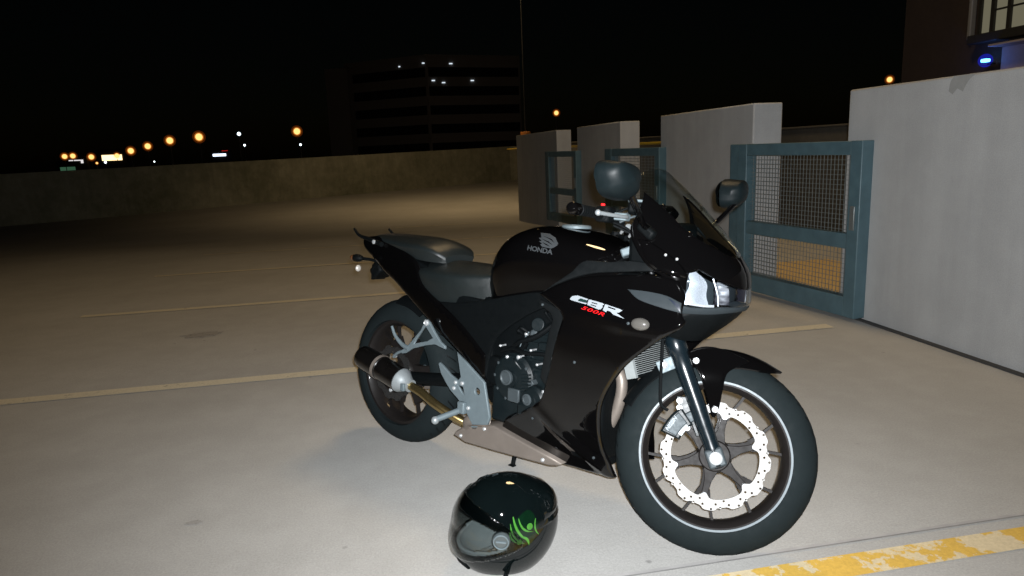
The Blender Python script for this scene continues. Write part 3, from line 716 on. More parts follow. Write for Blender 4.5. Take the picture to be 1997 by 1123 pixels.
# clip-on bars
for s in (-1, 1):
    i0 = Vector((1.055, s * .115, .965)); i1 = Vector((1.02, s * .17, .975)); e0 = Vector((.945, s * .345, .948)); dd = (e0 - i1).normalized()
    hb = stb(MB().tube([i0, i1, i1 + dd * .06, e0], .011, 12, 4), 'handlebar', SATIN)
    gp = MB().rev(i1 + dd * .055, dd, [(0, .013), (0, .021), (.006, .0225)] + [q for k in range(9) for q in ((.010 + k * .0125, .0165), (.017 + k * .0125, .0165), (.0172 + k * .0125, .0155), (.0220 + k * .0125, .0155))] + [(.128, .0175), (.130, .012)], 20)
    stb(gp, 'grip', SATIN, hb)
    stb(MB().rev(e0 - dd * .004, dd, [(0, .012), (.002, .0175), (.030, .0185), (.038, .0160), (.042, .010), (.042, .001)], 24), 'bar_end_weight', GLOSS, hb, smooth=60)
    sw = MB().box(i1 + dd * .03 + Vector((0, 0, .002)), (.045, .045, .05), (Vector((1, 0, 0)), dd, Vector((0, 0, 1)))); stb(sw, 'switch_housing', SATIN, hb, bevel=.008)
    if s < 0: stb(MB().box(i1 + dd * .03 + Vector((-.01, 0, .028)), (.014, .02, .012)), 'kill_switch', REDP, hb, bevel=.003)
    lv = MB().tube([i1 + dd * .012 + Vector((.045, 0, .0)), i1 + dd * .05 + Vector((.075, 0, -.002)), i1 + dd * .12 + Vector((.072, 0, -.004)), i1 + dd * .185 + Vector((.058, 0, -.004))], lambda t: .0065 - .001 * sin(t * 3), 10)
    lo = stb(lv, 'brake_lever' if s < 0 else 'clutch_lever', ALUB, hb)
    stb(MB().sphere(i1 + dd * .188 + Vector((.058, 0, -.004)), .009, 12, 8), 'lever_ball', ALUB, lo)
    stb(MB().box(i1 + dd * .006 + Vector((.034, 0, .0)), (.05, .03, .024), (Vector((1, 0, 0)), dd, Vector((0, 0, 1)))), 'lever_clamp', ALU, hb, bevel=.004)
    if s < 0:
        rs = stb(MB().box(Vector((1.10, -.165, 1.005)), (.058, .042, .034)), 'fluid_reservoir', SATIN, hb, bevel=.008)
        stb(MB().box(Vector((1.10, -.165, 1.0265)), (.062, .046, .008)), 'reservoir_cap', ALU, rs, bevel=.003)
        stb(MB().tube([(1.095, -.15, .975), (1.10, -.13, .93), (1.13, -.10, .86), (1.16, -.09, .80)], .0055, 8), 'brake_hose', SATIN, hb)
# cables tangle near the headstock
for i, (a, bq, c, dq) in enumerate([((1.02, -.15, .98), (1.10, -.13, 1.02), (1.16, -.04, .96), (1.12, .02, .86)), ((1.0, -.17, .965), (1.09, -.17, .93), (1.10, -.09, .86), (1.05, -.05, .78)), ((1.02, .15, .98), (1.11, .12, 1.03), (1.17, .03, .97), (1.13, -.02, .86)), ((1.03, -.13, .955), (1.12, -.12, .92), (1.15, -.08, .88), (1.12, -.09, .80))]):
    stb(MB().tube([a, bq, c, dq], .0042, 8), 'cable', SATIN)

for i, (x, y, z, r, m_) in enumerate([(1.115, -.075, .985, .010, CHROME), (1.07, -.05, .968, .012, ALUB), (1.13, -.13, .94, .007, BOLT), (1.09, -.15, .93, .006, BOLT), (1.12, -.10, .965, .008, BOLT), (1.06, -.12, .945, .006, BOLT), (1.14, -.06, .93, .009, ALUB), (1.10, -.17, .955, .006, BOLT)]):
    stb(MB().rev(Vector((x, y, z)), Vector((.4, -1, .35)), [(-.02, r * .8), (0, r), (.004, r), (.006, r * .6), (.006, .0005)], 14), 'bar_fitting', m_)
stb(MB().tube([(1.04, -.14, .985), (1.09, -.12, 1.0), (1.13, -.07, .99), (1.15, 0, .975)], .0045, 8), 'cable', ALUD)
stb(MB().tube([(1.05, -.16, .96), (1.10, -.155, .985), (1.14, -.11, .975), (1.16, -.05, .94)], .004, 8), 'cable', ALUD)
stb(MB().rev((1.075, 0, .962), AX, [(0, .022), (.012, .022), (.016, .014), (.016, .001)], 20), 'stem_nut', CHROME)

# ---- front fender
def wpol(r, a, y): return Vector((FW.x + r * cos(a), y, FW.z + r * sin(a)))
rings_ = []
A_ = [58, 60.5, 64, 68, 74, 81, 88, 95, 102, 110]
HW = [.008, .024, .040, .052, .060, .065, .068, .069, .069, .068]; SH = [.004, .012, .024, .034, .042, .050, .058, .060, .058, .052]
fend = []
for a, hw_, sh in zip(A_, HW, SH):
    rg = []
    ar = radians(a); r0 = .324 + .004 * max(0, (62 - a) / 6)
    for i in range(15):
        t = -1 + 2 * i / 14; y = hw_ * (abs(t) ** .75) * (1 if t > 0 else -1); r = r0 - sh * max(0, abs(t) ** 2.6)
        rg.append(wpol(r, ar, y))
    for i in range(14, -1, -1):
        t = -1 + 2 * i / 14; y = (hw_ - .003) * (abs(t) ** .75) * (1 if t > 0 else -1); r = r0 - .004 - sh * max(0, abs(t) ** 2.6); rg.append(wpol(r, ar, y))
    fend.append([st(p) for p in rg])
fender = loft(fend, 'front_fender', GLOSS, bike, k=4, smooth=50)
for s in (-1, 1):   # fork shields of the fender
    prof = [(-.115, .300), (-.06, .322), (.0, .318), (.075, .292), (.03, .268), (.008, .245), (.002, .20), (-.003, .136), (-.012, .112), (-.022, .115), (-.05, .19), (-.075, .24), (-.10, .272)]
    def fs(x, z, s=s):
        r = sqrt(x * x + z * z); return Vector((FW.x + x, s * (.068 + .010 * sin(min(1, max(0, (.33 - r) / .2)) * pi)), FW.z + z))
    m = panel('x', prof, fs, None, None, (0, s, 0), step=.014, th=.003, lip=.004, build=False)
    sh = stb(m, 'fork_shield', GLOSS, fender)
    for (x, z, y) in ((-.085, .274, .086), (-.014, .137, .082)):
        stb(MB().rev(FW + Vector((x, s * (y - .010), z)), Vector((0, s, 0)), [(0, .010), (.006, .010), (.009, .007), (.009, .0035), (.006, .003), (.006, .0005)], 16), 'shield_bolt', BOLT, sh)
rg_ = []
for a, hw_ in ((104, .060), (115, .060), (125, .060), (138, .060), (150, .058), (158, .05)):
    ar = radians(a); q = []
    for i in range(11): t = -1 + i / 5; q.append(st(wpol(.316 - .03 * abs(t) ** 3, ar, hw_ * t)))
    for i in range(10, -1, -1): t = -1 + i / 5; q.append(st(wpol(.312 - .03 * abs(t) ** 3, ar, (hw_ - .002) * t)))
    rg_.append(q)
loft(rg_, 'inner_mudguard', SATIN, bike, k=4, smooth=50)
br = MB().box(FW + Vector((-.165, -.078, .252)), (.07, .006, .04), (Vector((.85, 0, .5)), Vector((0, 1, 0)), Vector((-.5, 0, .85)))); bo = stb(br, 'mudguard_bracket', ALU, bevel=.002)
stb(MB().rev(FW + Vector((-.178, -.081, .249)), Vector((0, -1, 0)), [(0, .013), (.005, .013), (.007, .009), (.004, .006), (.004, .0005)], 18), 'bracket_bolt', BOLT, bo)

# ---- caliper on the rear of the right fork leg
def arc_poly(r0, r1, a0, a1, n=10): return [(FW.x + r0 * cos(radians(a0 + (a1 - a0) * i / n)), FW.z + r0 * sin(radians(a0 + (a1 - a0) * i / n))) for i in range(n + 1)] + [(FW.x + r1 * cos(radians(a1 + (a0 - a1) * i / n)), FW.z + r1 * sin(radians(a1 + (a0 - a1) * i / n))) for i in range(n + 1)]
cal = plate('brake_caliper', [arc_poly(.112, .172, 131, 163)], -.108, -.070, ENG, bike, st, bevel=.006)
plate('caliper_body', [arc_poly(.125, .165, 136, 160)], -.116, -.109, ALUD, cal, st, bevel=.003)
plate('caliper_bridge', [arc_poly(.118, .150, 122, 137)], -.104, -.082, ALUD, cal, st, bevel=.004)
plate('pad_pin_cover', [arc_poly(.112, .126, 138, 156)], -.117, -.110, ALUB, cal, st, bevel=.002)
plate('caliper_mount', [[(FW.x - .06, FW.z + .05), (FW.x - .03, FW.z + .06), (FW.x - .075, FW.z + .165), (FW.x - .13, FW.z + .16), (FW.x - .12, FW.z + .12), (FW.x - .085, FW.z + .10)]], -.094, -.086, ENG, cal, st, bevel=.002)
for x, z in ((-.120, .148), (-.089, .072), (-.118, .128)):
    stb(MB().rev(FW + Vector((x, -.094, z)), Vector((0, -1, 0)), [(0, .0095), (.010, .0095), (.012, .007), (.012, .004), (.008, .0035), (.008, .0005)], 16), 'caliper_bolt', BOLT, cal)
V_, F_ = text_mesh('NISSIN', .016, .2, .0006)
def calT(v, ang=radians(62)): x = v[0] * cos(ang) - v[1] * sin(ang); z = v[0] * sin(ang) + v[1] * cos(ang); return st(Vector((FW.x - .143 + x, -.1168, FW.z + .055 + z)))
MB().add([calT(v) for v in V_], F_).build('caliper_lettering', WHITEP, cal, smooth=0)
stb(MB().tube([FW + Vector((-.185, -.105, .245)), FW + Vector((-.180, -.11, .18)), FW + Vector((-.172, -.112, .13)), FW + Vector((-.150, -.108, .115))], .0048, 8), 'caliper_hose', SATIN, cal)
stb(MB().tube([FW + Vector((-.185, -.105, .245)), FW + Vector((-.19, -.10, .32)), FW + Vector((-.20, -.08, .42))], .0048, 8), 'caliper_hose', SATIN, cal)

# ---- nose: cowl, screen, headlight, chin
half = [(-.129, 1.092), (-.113, 1.023), (-.110, .990), (-.098, .962), (-.087, .948), (-.065, .931), (-.042, .915), (0, .905)]
lenstop = [(0, .815), (-.055, .822), (-.092, .838), (-.112, .848), (-.133, .869), (-.152, .860), (-.157, .838), (-.160, .800), (-.166, .772)]
cowl_out = half + lenstop + [(-.178, .79), (-.185, .835), (-.203, .865), (-.208, .897), (-.207, .935), (-.199, .976), (-.178, 1.017), (-.150, 1.06)]
cowl = None
for s in (-1, 1):
    ol = [(y * -s if s > 0 else y, z) for y, z in cowl_out]
    def cz(y, z): return -.0 
    c_ = panel('upper_cowl', ol, noseS, GLOSS, bike, (1, s * .8, .3), step=.016, th=.004, lip=.006)
    if s < 0: cowl = c_
for s in (-1, 1):   # raised side wings of the cowl
    wg = [(-.199, .949), (-.187, .947), (-.178, .928), (-.165, .897), (-.157, .862), (-.160, .845), (-.182, .848), (-.2, .868), (-.204, .897)]
    wgp = panel('cowl_wing', [(-y * s, z) for y, z in wg], noseS, GLOSS, cowl, (1, s * .8, .3), step=.010, th=.004, lip=.010, lift=.010, corner=40)
    for y, z in ((-.176, .905), (-.163, .895)):
        P = noseS(-y * s, z); nn = Vector((.75, s, .35)).normalized(); MB().rev(P + nn * .010, nn, [(-.004, .004), (.002, .004), (.0035, .002), (.0035, .0005)], 12).build('cowl_bolt', BOLT, wgp)
scr = [(-.129, 1.092), (-.113, 1.023), (-.110, .990), (-.098, .962), (-.087, .948), (-.065, .931), (-.042, .915), (0, .905)]
so = scr + [(-y, z) for y, z in scr[::-1][1:]] + [(.118, 1.125), (.085, 1.150), (.045, 1.162), (0, 1.166), (-.045, 1.162), (-.085, 1.150), (-.118, 1.125)]
wsn = panel('windscreen', so, noseS, SCREEN, bike, (1, 0, .5), step=.016, th=.003, lip=.0015, lift=.003, corner=35)
for s in (-1, 1):
    for y, z in ((.120, 1.045), (.110, .968)):
        P = noseS(s * y, z); MB().rev(P + Vector((.002, 0, .0)), Vector((1, s * .6, .5)), [(0, .008), (.004, .008), (.007, .005), (.007, .0005)], 14).build('screen_bolt', GLOSS, wsn)
lh = [(0, .815), (-.055, .822), (-.092, .838), (-.112, .848), (-.133, .869), (-.152, .860), (-.157, .838), (-.160, .800), (-.166, .770), (-.15, .762), (-.121, .762), (-.089, .764), (-.042, .764), (0, .764)]
lo_ = [(y * .985, z) for y, z in lh[1:-1]]; full = [(0, .815)] + lh[1:-1] + [(0, .764)] + [(-y, z) for y, z in lh[1:-1][::-1]]
hl = panel('headlight', full, lambda y, z: noseS(y, z) , LENS, bike, (1, 0, 0), step=.014, th=.0025, lip=.001, lift=-.001, corner=35)
# housing and faceted reflectors behind the lens
def hsurf(y, z): return noseS(y, z) - Vector((.035 + .02 * cos(y * 20), 0, 0))
panel('headlight_housing', full, hsurf, CHAR, hl, (1, 0, 0), step=.02, th=.004, lip=0, lift=-.012)
for s in (-1, 1):
    seg_ = [(-.148, .858), (-.128, .864), (-.112, .842), (-.104, .80), (-.102, .768), (-.155, .770)]
    ol = [(y * -s if s > 0 else y, z) for y, z in seg_]
    def rf(y, z, s=s): 
        return noseS(y, z) - Vector((.016 + .010 * sin((z - .755) * 42) ** 2 + .010 * cos(y * 70 + 1), 0, 0))
    if s < 0: panel('reflector', ol, rf, REFL, hl, (1, 0, 0), step=.008, th=.002, lip=0)
    else: panel('reflector', ol, lambda y, z, rf=rf: rf(y, z) - Vector((.035, 0, 0)), REFL, hl, (1, 0, 0), step=.012, th=.002, lip=0)
    bx_ = [(-.098, .838), (-.060, .818), (-.058, .77), (-.098, .768)]
    ol = [(y * -s if s > 0 else y, z) for y, z in bx_]
    panel('reflector', ol, lambda y, z: noseS(y, z) - Vector((.030 + .012 * cos(y * 160), 0, 0)), simple('smoked_reflector_%d' % s, (.014, .013, .018), .35, .1), hl, (1, 0, 0), step=.01, th=.002, lip=0)
    MB().tube([noseS(s * .108, .846) - Vector((.006, 0, 0)), noseS(s * .100, .80) - Vector((.006, 0, 0)), noseS(s * .097, .768) - Vector((.006, 0, 0))], .0022, 6).build('lens_divider', REFL if s < 0 else DCHAR, hl)  # far-side divider and rim: shade put in through a dark material
    MB().tube([noseS(s * .150, .772) - Vector((.008, 0, 0)), noseS(s * .125, .768) - Vector((.008, 0, 0)), noseS(s * .105, .768) - Vector((.008, 0, 0))], .004, 6).build('reflector_rim', REFL if s < 0 else DCHAR, hl)
band = [(0, .7625), (-.042, .7625), (-.089, .7625), (-.121, .7605), (-.150, .7605), (-.168, .768), (-.172, .745), (-.154, .741), (-.109, .741), (-.054, .746), (0, .748)]
fb = band[:-1] + [(0, .748)] + [(-y, z) for y, z in band[1:-1][::-1]]
panel('headlight_surround', fb, noseS, CHAR, bike, (1, 0, 0), step=.014, th=.004, lip=.003, corner=35)
chin = [(0, .747), (-.054, .744), (-.109, .739), (-.154, .739), (-.158, .70), (-.14, .665), (-.10, .648), (-.05, .640), (0, .637)]
cf = chin + [(-y, z) for y, z in chin[1:-1][::-1]]
panel('chin_cowl', cf, noseS, SATIN, bike, (1, 0, 0), step=.016, th=.004, lip=.008, corner=35, lift=-.004)
MB().bx(1.14, 1.26, -.12, .12, .86, 1.00).build('instrument_panel', SATIN, bike, bevel=.02)
MB().bx(1.06, 1.30, -.13, .13, .66, .84).build('inner_duct', SATIN, bike, bevel=.03)
MB().box((1.17, 0, 1.01), (.05, .15, .09), (Vector((.75, 0, -.66)), Vector((0, 1, 0)), Vector((.66, 0, .75)))).build('instrument_display', GLOSS, bike, bevel=.012)

# ---- side fairings
fout = [(.875, .752), (.962, .797), (1.055, .828), (1.164, .842), (1.267, .853), (1.305, .850), (1.355, .838), (1.378, .800), (1.376, .746), (1.388, .724), (1.378, .706), (1.32, .662), (1.256, .606), (1.199, .545), (1.152, .475), (1.129, .417), (1.121, .347), (1.122, .275), (1.136, .233), (1.15, .184), (1.068, .173), (.984, .170), (.927, .168), (.78, .198), (.645, .228), (.688, .280), (.807, .345), (.875, .395), (.901, .444), (.986, .688), (.974, .706)]
def fcrease(x, z):
    # raised spear along the shoulder, hollow above, and the sharp keel edge of the lower cowl
    e = 0
    l = (z - (.304 - (x - .942) * .577)); e += .012 * exp(-(l / .026) ** 2) * max(0, min(1, (x - .80) / .15)) * min(1, max(0, (1.16 - x) / .05))
    l2 = z - (.705 + (x - 1.2) * -.06); e += .010 * exp(-(l2 / .035) ** 2) * max(0, min(1, (x - 1.0) / .2))
    l3 = z - (.80); e -= .008 * exp(-(l3 / .03) ** 2) * max(0, min(1, (x - 1.1) / .1))
    return e
fair_r = None
for s in (-1, 1):
    p = panel('side_fairing', fout, fairS(s), GLOSS, bike, (0, s, 0), step=.0105, th=.004, lip=.010, corner=42, crease=fcrease, smooth=60)
    if s < 0: fair_r = p
    strip_ = [(.867, .733), (.94, .717), (.972, .706), (.985, .688), (.900, .442), (.872, .470), (.935, .674), (.925, .692), (.868, .717)]
    panel('fairing_inner_edge', strip_, lambda x, z, s=s: Vector((x, s * (fair(x, z) - .014), z)), DCHAR, p, (0, s, 0), step=.02, th=.012, lip=.004)
    wedge = [(1.213, .803), (1.271, .802), (1.33, .794), (1.372, .776), (1.374, .748), (1.321, .758), (1.253, .776)]
    panel('charcoal_insert', wedge, fairS(s), CHAR, p, (0, s, 0), step=.015, th=.004, lip=.003, lift=.0055, corner=50, crease=fcrease)
    notch = [(1.335, .788), (1.368, .772), (1.372, .752)]
    panel('insert_notch', notch, fairS(s), simple('blue_black_%d' % s, (.004, .008, .018), .3), p, (0, s, 0), step=.01, th=.003, lip=0, lift=.0085, crease=fcrease)
    trim_ = [(.875, .756), (.961, .802), (1.055, .833), (1.163, .847), (1.268, .858), (1.262, .878), (1.194, .882), (1.117, .874), (1.03, .872), (1.003, .858), (.985, .836), (.95, .81)]
    panel('tank_side_trim', trim_, lambda x, z, s=s: Vector((x, s * (.195 - .25 * max(0, z - .79)), z)), DCHAR, bike, (0, s, 0), step=.02, th=.004, lip=.004)
    P = Vector((1.266, s * fair(1.266, .706), .706)); nr = Vector((.15, s, 0)).normalized()
    ts_ = MB().rev(P + nr * .001, nr, [(0, .024), (.010, .022), (.015, .018), (.0185, .010), (.0195, .001)], 28); ts_.map(lambda v: Vector((P.x + (v.x - P.x) * 1.25, v.y, P.z + (v.z - P.z) * .8)))
    ts_.build('turn_signal', simple('smoke_signal_%d' % s, (.07, .066, .06), .3, 0, 1, spec=.2), p, smooth=60)
    for x, z in ((1.04, .555), (1.085, .243), (.835, .318), (.9, .72), (1.235, .705)):
        P = Vector((x, s * (fair(x, z) + fcrease(x, z) + .001), z)); MB().rev(P, Vector((0, s, 0)), [(-.002, .0045), (.002, .0045), (.003, .003), (.003, .0005)], 14).build('fairing_bolt', ALUD, p)
# mirrors stand on the cowl
def mirror(s):
    C = Vector((1.258, s * .365, 1.107)); K = []
    for t, kx in ((0, .50), (.15, .78), (.45, .95), (.8, 1.0), (1.0, .985)):
        q = []
        for i in range(28):
            a = 2 * pi * i / 28; ca, sa = cos(a), sin(a)
            y = .077 * (abs(ca) ** (.68 if s < 0 else .85)) * (1 if ca > 0 else -1); z = .050 * (abs(sa) ** (.68 if s < 0 else .85)) * (1 if sa > 0 else -1)
            z += y * s * .12; y2 = y * (1 - .12 * (z < 0))
            q.append(C + Vector((.042 - .075 * t, y2 * kx, z * kx + (.006 if t < .3 else 0))))
        K.append(q)
    if s > 0: K = [[C + Matrix.Rotation(radians(12), 3, 'Z') @ (p - C) for p in q] for q in K]
    K = [[C + Vector((.050, 0, .004)) + (p - C) * .0 for p in K[0]]] + K
    mo = loft(K, 'mirror', MIRSH, bike, k=4, smooth=50)
    MB().add([C + Vector((-.0338, (v - C).y * .93, (v - C).z * .93)) for v in K[-1]], [tuple(range(28))]).build('mirror_glass', MIRG, mo, smooth=0)
    stq = MB().tube([C + Vector((.02, -s * .03, -.035)), C + Vector((.010, -s * .085, -.075)), C + Vector((-.005, -s * .145, -.115)), C + Vector((-.01, -s * .185, -.128))], lambda t: .0095 - .001 * sin(t * 3), 12)
    sm = stq.build('mirror_stem', GLOSS, mo)
    MB().box(C + Vector((-.012, -s * .178, -.132)), (.06, .03, .03), (Vector((.8, 0, -.6)), Vector((0, 1, 0)), Vector((.6, 0, .8)))).build('stem_base', SATIN, mo, bevel=.008)
    return mo
for s in (-1, 1): mirror(s)

# ---- tank
def sect(x, zt, w_, zw, zb, wb, e=.72, n=24, lean=0):
    q = []
    for i in range(n + 1):
        a = pi * i / n; ca, sa = cos(a), sin(a)
        q.append(Vector((x + lean * (sa ** e), -w_ * (abs(ca) ** e) * (1 if ca > 0 else -1) * -1, zw + (zt - zw) * (sa ** e))))
    q += [Vector((x, -w_ + (w_ - wb) * .6, zw - (zw - zb) * .5)), Vector((x, -wb, zb)), Vector((x, 0, zb)), Vector((x, wb, zb)), Vector((x, w_ - (w_ - wb) * .6, zw - (zw - zb) * .5))]
    return q
tank = loft([sect(.545, .735, .060, .71, .68, .05), sect(.558, .80, .100, .735, .68, .09, .6), sect(.585, .868, .130, .765, .69, .11, .62), sect(.63, .922, .152, .80, .70, .13, .64), sect(.70, .957, .172, .83, .71, .14, .66), sect(.79, .972, .185, .845, .72, .15, .66), sect(.90, .963, .188, .85, .73, .155, .66), sect(1.0, .940, .178, .85, .74, .15, .68), sect(1.08, .915, .150, .845, .76, .13, .7), sect(1.125, .885, .11, .84, .78, .09, .7)], 'fuel_tank', GLOSS, bike, k=6, smooth=70)
MB().rev((.86, 0, .966), (0, 0, 1), [(0, .052), (.008, .052), (.012, .047), (.012, .038), (.008, .036), (.008, .001)], 32).build('filler_cap', ALU, tank)
bpy.context.view_layer.update()
def bvh_of(o):
    me = o.data; return BVHTree.FromPolygons([v.co for v in me.vertices], [tuple(p.vertices) for p in me.polygons])
def decal(name, V, F, org, ex, ez, target, mat, parent, lift=.0012, s=-1):
    """lay 2D artwork on a body part from the right side"""
    me = bpy.data.meshes.new('d'); me.from_pydata([(a, b_, 0) for a, b_ in V], [], F); bm = bmesh.new(); bm.from_mesh(me)
    bmesh.ops.triangulate(bm, faces=bm.faces)
    for _ in range(3):
        E = [e for e in bm.edges if e.calc_length() * Vector(ex).length > .012]
        if E: bmesh.ops.subdivide_edges(bm, edges=E, cuts=1); bmesh.ops.triangulate(bm, faces=bm.faces)
    bmesh.ops.triangulate(bm, faces=bm.faces)
    for v in bm.verts:
        x = org[0] + ex[0] * v.co.x + ez[0] * v.co.y; z = org[1] + ex[1] * v.co.x + ez[1] * v.co.y
        h = target.ray_cast(Vector((x, s * 1.0, z)), Vector((0, -s, 0)))
        v.co = (h[0] + h[1] * (lift if h[1].y * s > 0 else -lift)) if h[0] is not None else Vector((x, s * .2, z))
    bm.to_mesh(me); bm.free(); return link(name, me, mat, parent, smooth=60)
def poly_fill(loops):
    cu = bpy.data.curves.new('p', 'CURVE'); cu.dimensions = '2D'; cu.fill_mode = 'BOTH'
    for L in loops:
        s_ = cu.splines.new('POLY'); s_.points.add(len(L) - 1); s_.use_cyclic_u = True
        for p, (a, b_) in zip(s_.points, L): p.co = (a, b_, 0, 1)
    o = bpy.data.objects.new('p', cu); me = bpy.data.meshes.new_from_object(o); V = [(v.co.x, v.co.y) for v in me.vertices]; F = [tuple(p.vertices) for p in me.polygons]
    bpy.data.objects.remove(o); bpy.data.curves.remove(cu); bpy.data.meshes.remove(me); return V, F
TB = bvh_of(tank); FBV = bvh_of(fair_r)
# wing emblem and lettering on the tank
wing = [(.8205, .9474), (.8589, .9459), (.893, .9344), (.9145, .9176), (.9141, .911), (.905, .9046), (.895, .9), (.8571, .9037), (.8461, .9103), (.8532, .9131), (.837, .9205), (.8467, .9224), (.8278, .9314), (.8384, .9326)]
V_, F_ = poly_fill([wing, [(.838, .9388), (.880, .9305), (.902, .9175), (.879, .9275)], [(.842, .9290), (.876, .9215), (.897, .911), (.874, .9185)], [(.850, .9185), (.874, .9125), (.889, .906), (.872, .9095)]])
decal('wing_emblem', V_, F_, (0, 0), (1, 0), (0, 1), TB, WINGP, tank)
V_, F_ = text_mesh('HONDA', 1, 0, .03, .95)
decal('tank_lettering', V_, F_, (.793, .890), (.030, -.0022), (.001, .0215), TB, WINGP, tank)
# side logo: three angular letters with a red number line below
ox, oz = 1.018, .757
C_ = [[(1.0169, .7532), (1.0246, .7618), (1.0454, .7659), (1.0854, .7595), (1.0829, .755), (1.0579, .7586), (1.047, .7522), (1.051, .7492), (1.0827, .7469), (1.0807, .7424), (1.0337, .7476), (1.0187, .7496)]]
G_ = [[(1.0591, .7579), (1.0822, .7543), (1.0819, .7481), (1.0521, .7503), (1.0489, .7521)]]
B_ = [[(1.0887, .7590), (1.1383, .7533), (1.1471, .7504), (1.1395, .745), (1.1434, .7418), (1.1359, .7339), (1.1287, .7324), (1.0848, .7419)], [(1.101, .7521), (1.1001, .7492), (1.1213, .7468), (1.1222, .7496)], [(1.0985, .7451), (1.0972, .7425), (1.1173, .7396), (1.119, .7423)]]
R_ = [[(1.1500, .7513), (1.2024, .7425), (1.2116, .74), (1.2014, .7326), (1.1928, .7309), (1.222, .7169), (1.1828, .7246), (1.1718, .7316), (1.1603, .7335), (1.1564, .7276), (1.1440, .7326)], [(1.162, .7461), (1.1598, .7422), (1.1872, .738), (1.1887, .7412)]]
for L in (C_, B_, R_):
    V_, F_ = poly_fill(L); decal('logo_letter', V_, F_, (0, 0), (1, 0), (0, 1), FBV, WHITEP, fair_r, .0015)
V_, F_ = poly_fill(G_); decal('logo_fill', V_, F_, (0, 0), (1, 0), (0, 1), FBV, simple('dark_green_print', (.004, .022, .018), .5), fair_r, .0014)
V_, F_ = text_mesh('500R', 1, .35, .015, 1.12)
decal('logo_number', V_, F_, (1.0611, .7275), (.0385, -.0055), (.004, .0150), FBV, REDP, fair_r, .0015)

# ---- seats and tail
def seat_sec(x, zt, w_, zb, crown=.035, dx=0):
    ze = zt - crown; q = [Vector((x, w_ * .90, zb)), Vector((x, w_ * .97, zb + (ze - zb) * .6)), Vector((x, w_, ze - .010)), Vector((x, w_ * .985, ze - .002))]
    for t in (.95, .85, .7, .5, .25, 0, -.25, -.5, -.7, -.85, -.95): q.append(Vector((x + dx * (1 - abs(t)), w_ * t, ze + (zt - ze) * (1 - abs(t) ** 2.0))))
    q += [Vector((x, -w_ * .985, ze - .002)), Vector((x, -w_, ze - .010)), Vector((x, -w_ * .97, zb + (ze - zb) * .6)), Vector((x, -w_ * .90, zb)), Vector((x, 0, zb))]
    return q
loft([seat_sec(.130, .770, .085, .735, .012), seat_sec(.150, .795, .110, .72, .028), seat_sec(.22, .812, .138, .69, .042), seat_sec(.33, .814, .148, .66, .048), seat_sec(.43, .812, .138, .65, .046), seat_sec(.51, .806, .112, .655, .036), seat_sec(.56, .80, .090, .67, .025), seat_sec(.578, .785, .078, .69, .015)], 'rider_seat', SEAT, bike, k=6, smooth=28)
loft([seat_sec(-.165, .885, .060, .868, .006), seat_sec(-.15, .900, .080, .862, .012), seat_sec(-.05, .904, .104, .845, .026), seat_sec(.07, .902, .122, .825, .034), seat_sec(.16, .898, .128, .812, .032), seat_sec(.225, .886, .120, .806, .028), seat_sec(.268, .864, .104, .804, .020), seat_sec(.292, .836, .080, .803, .010)], 'pillion_seat', SEAT, bike, k=6, smooth=28)
tout = [(-.20, .885), (-.10, .888), (.10, .840), (.181, .795), (.22, .72), (.331, .655), (.472, .590), (.60, .500), (.597, .408), (.453, .484), (.289, .567), (.159, .636), (.036, .705), (-.041, .739), (-.13, .79), (-.22, .835), (-.24, .87)]
for s in (-1, 1):
    panel('tail_panel', tout, tailS(s), GLOSS, bike, (0, s, 0), step=.02, th=.004, lip=.012, corner=45, smooth=60)
    cov = [(.331, .66), (.45, .67), (.603, .700), (.73, .730), (.862, .752), (.939, .715), (.872, .703), (.759, .646), (.65, .566), (.614, .486), (.600, .412), (.472, .578)]
    panel('side_cover', cov, lambda x, z, s=s: Vector((x, s * (tailw(x, z) - .006 + .01 * (z - .6)), z)), SATIN, bike, (0, s, 0), step=.02, th=.004, lip=.006)
    gh = MB().tube([(-.06, s * .115, .858), (-.16, s * .105, .875), (-.235, s * .10, .888), (-.275, s * .097, .915)], lambda t: .011 - .006 * t, 10); gh.build('grab_handle', SATIN, bike, smooth=50)
    MB().rev((-.105, s * .118, .866), (0, s, 0), [(0, .009), (.006, .009), (.008, .005), (.008, .0005)], 12).build('grab_bolt', BOLT, bike.children[-1])
MB().add(*ringmesh([[Vector((x, -wd, zt)), Vector((x, wd, zt)), Vector((x, wd, zb)), Vector((x, -wd, zb))] for x, wd, zt, zb in ((-.25, .05, .875, .845), (-.20, .075, .885, .82), (-.10, .095, .87, .765), (.05, .11, .84, .70), (.25, .12, .78, .59), (.42, .13, .70, .50), (.60, .13, .68, .42))])).build('under_tail', SATIN, bike, bevel=.01)
MB().box((-.248, 0, .855), (.03, .10, .035)).build('tail_light', REDL, bike, bevel=.008)
pb = MB().add(*ringmesh([[Vector((x, -wd, z + .012)), Vector((x, wd, z + .012)), Vector((x, wd, z - .012)), Vector((x, -wd, z - .012))] for x, wd, z in ((-.08, .06, .80), (-.15, .055, .785), (-.205, .05, .75), (-.225, .04, .70))])).build('plate_bracket', SATIN, bike, bevel=.004)
MB().box((-.195, 0, .735), (.07, .09, .05), (Vector((.8, 0, .6)), Vector((0, 1, 0)), Vector((-.6, 0, .8)))).build('plate_lamp_housing', SATIN, pb, bevel=.01)
for s in (-1, 1):
    MB().tube([(-.17, s * .04, .775), (-.175, s * .085, .785), (-.178, s * .12, .79)], .007, 8).build('signal_stem', SATIN, bike)
    sg_ = MB().sphere((-.185, s * .145, .793), .03, 16, 10, (1.15, .75, .55)).build('rear_turn_signal', SATIN, bike.children[-1], smooth=60)
    MB().sphere((-.200, s * .147, .793), .024, 14, 8, (1.0, .85, .6)).build('signal_lens', AMBER, sg_, smooth=60)
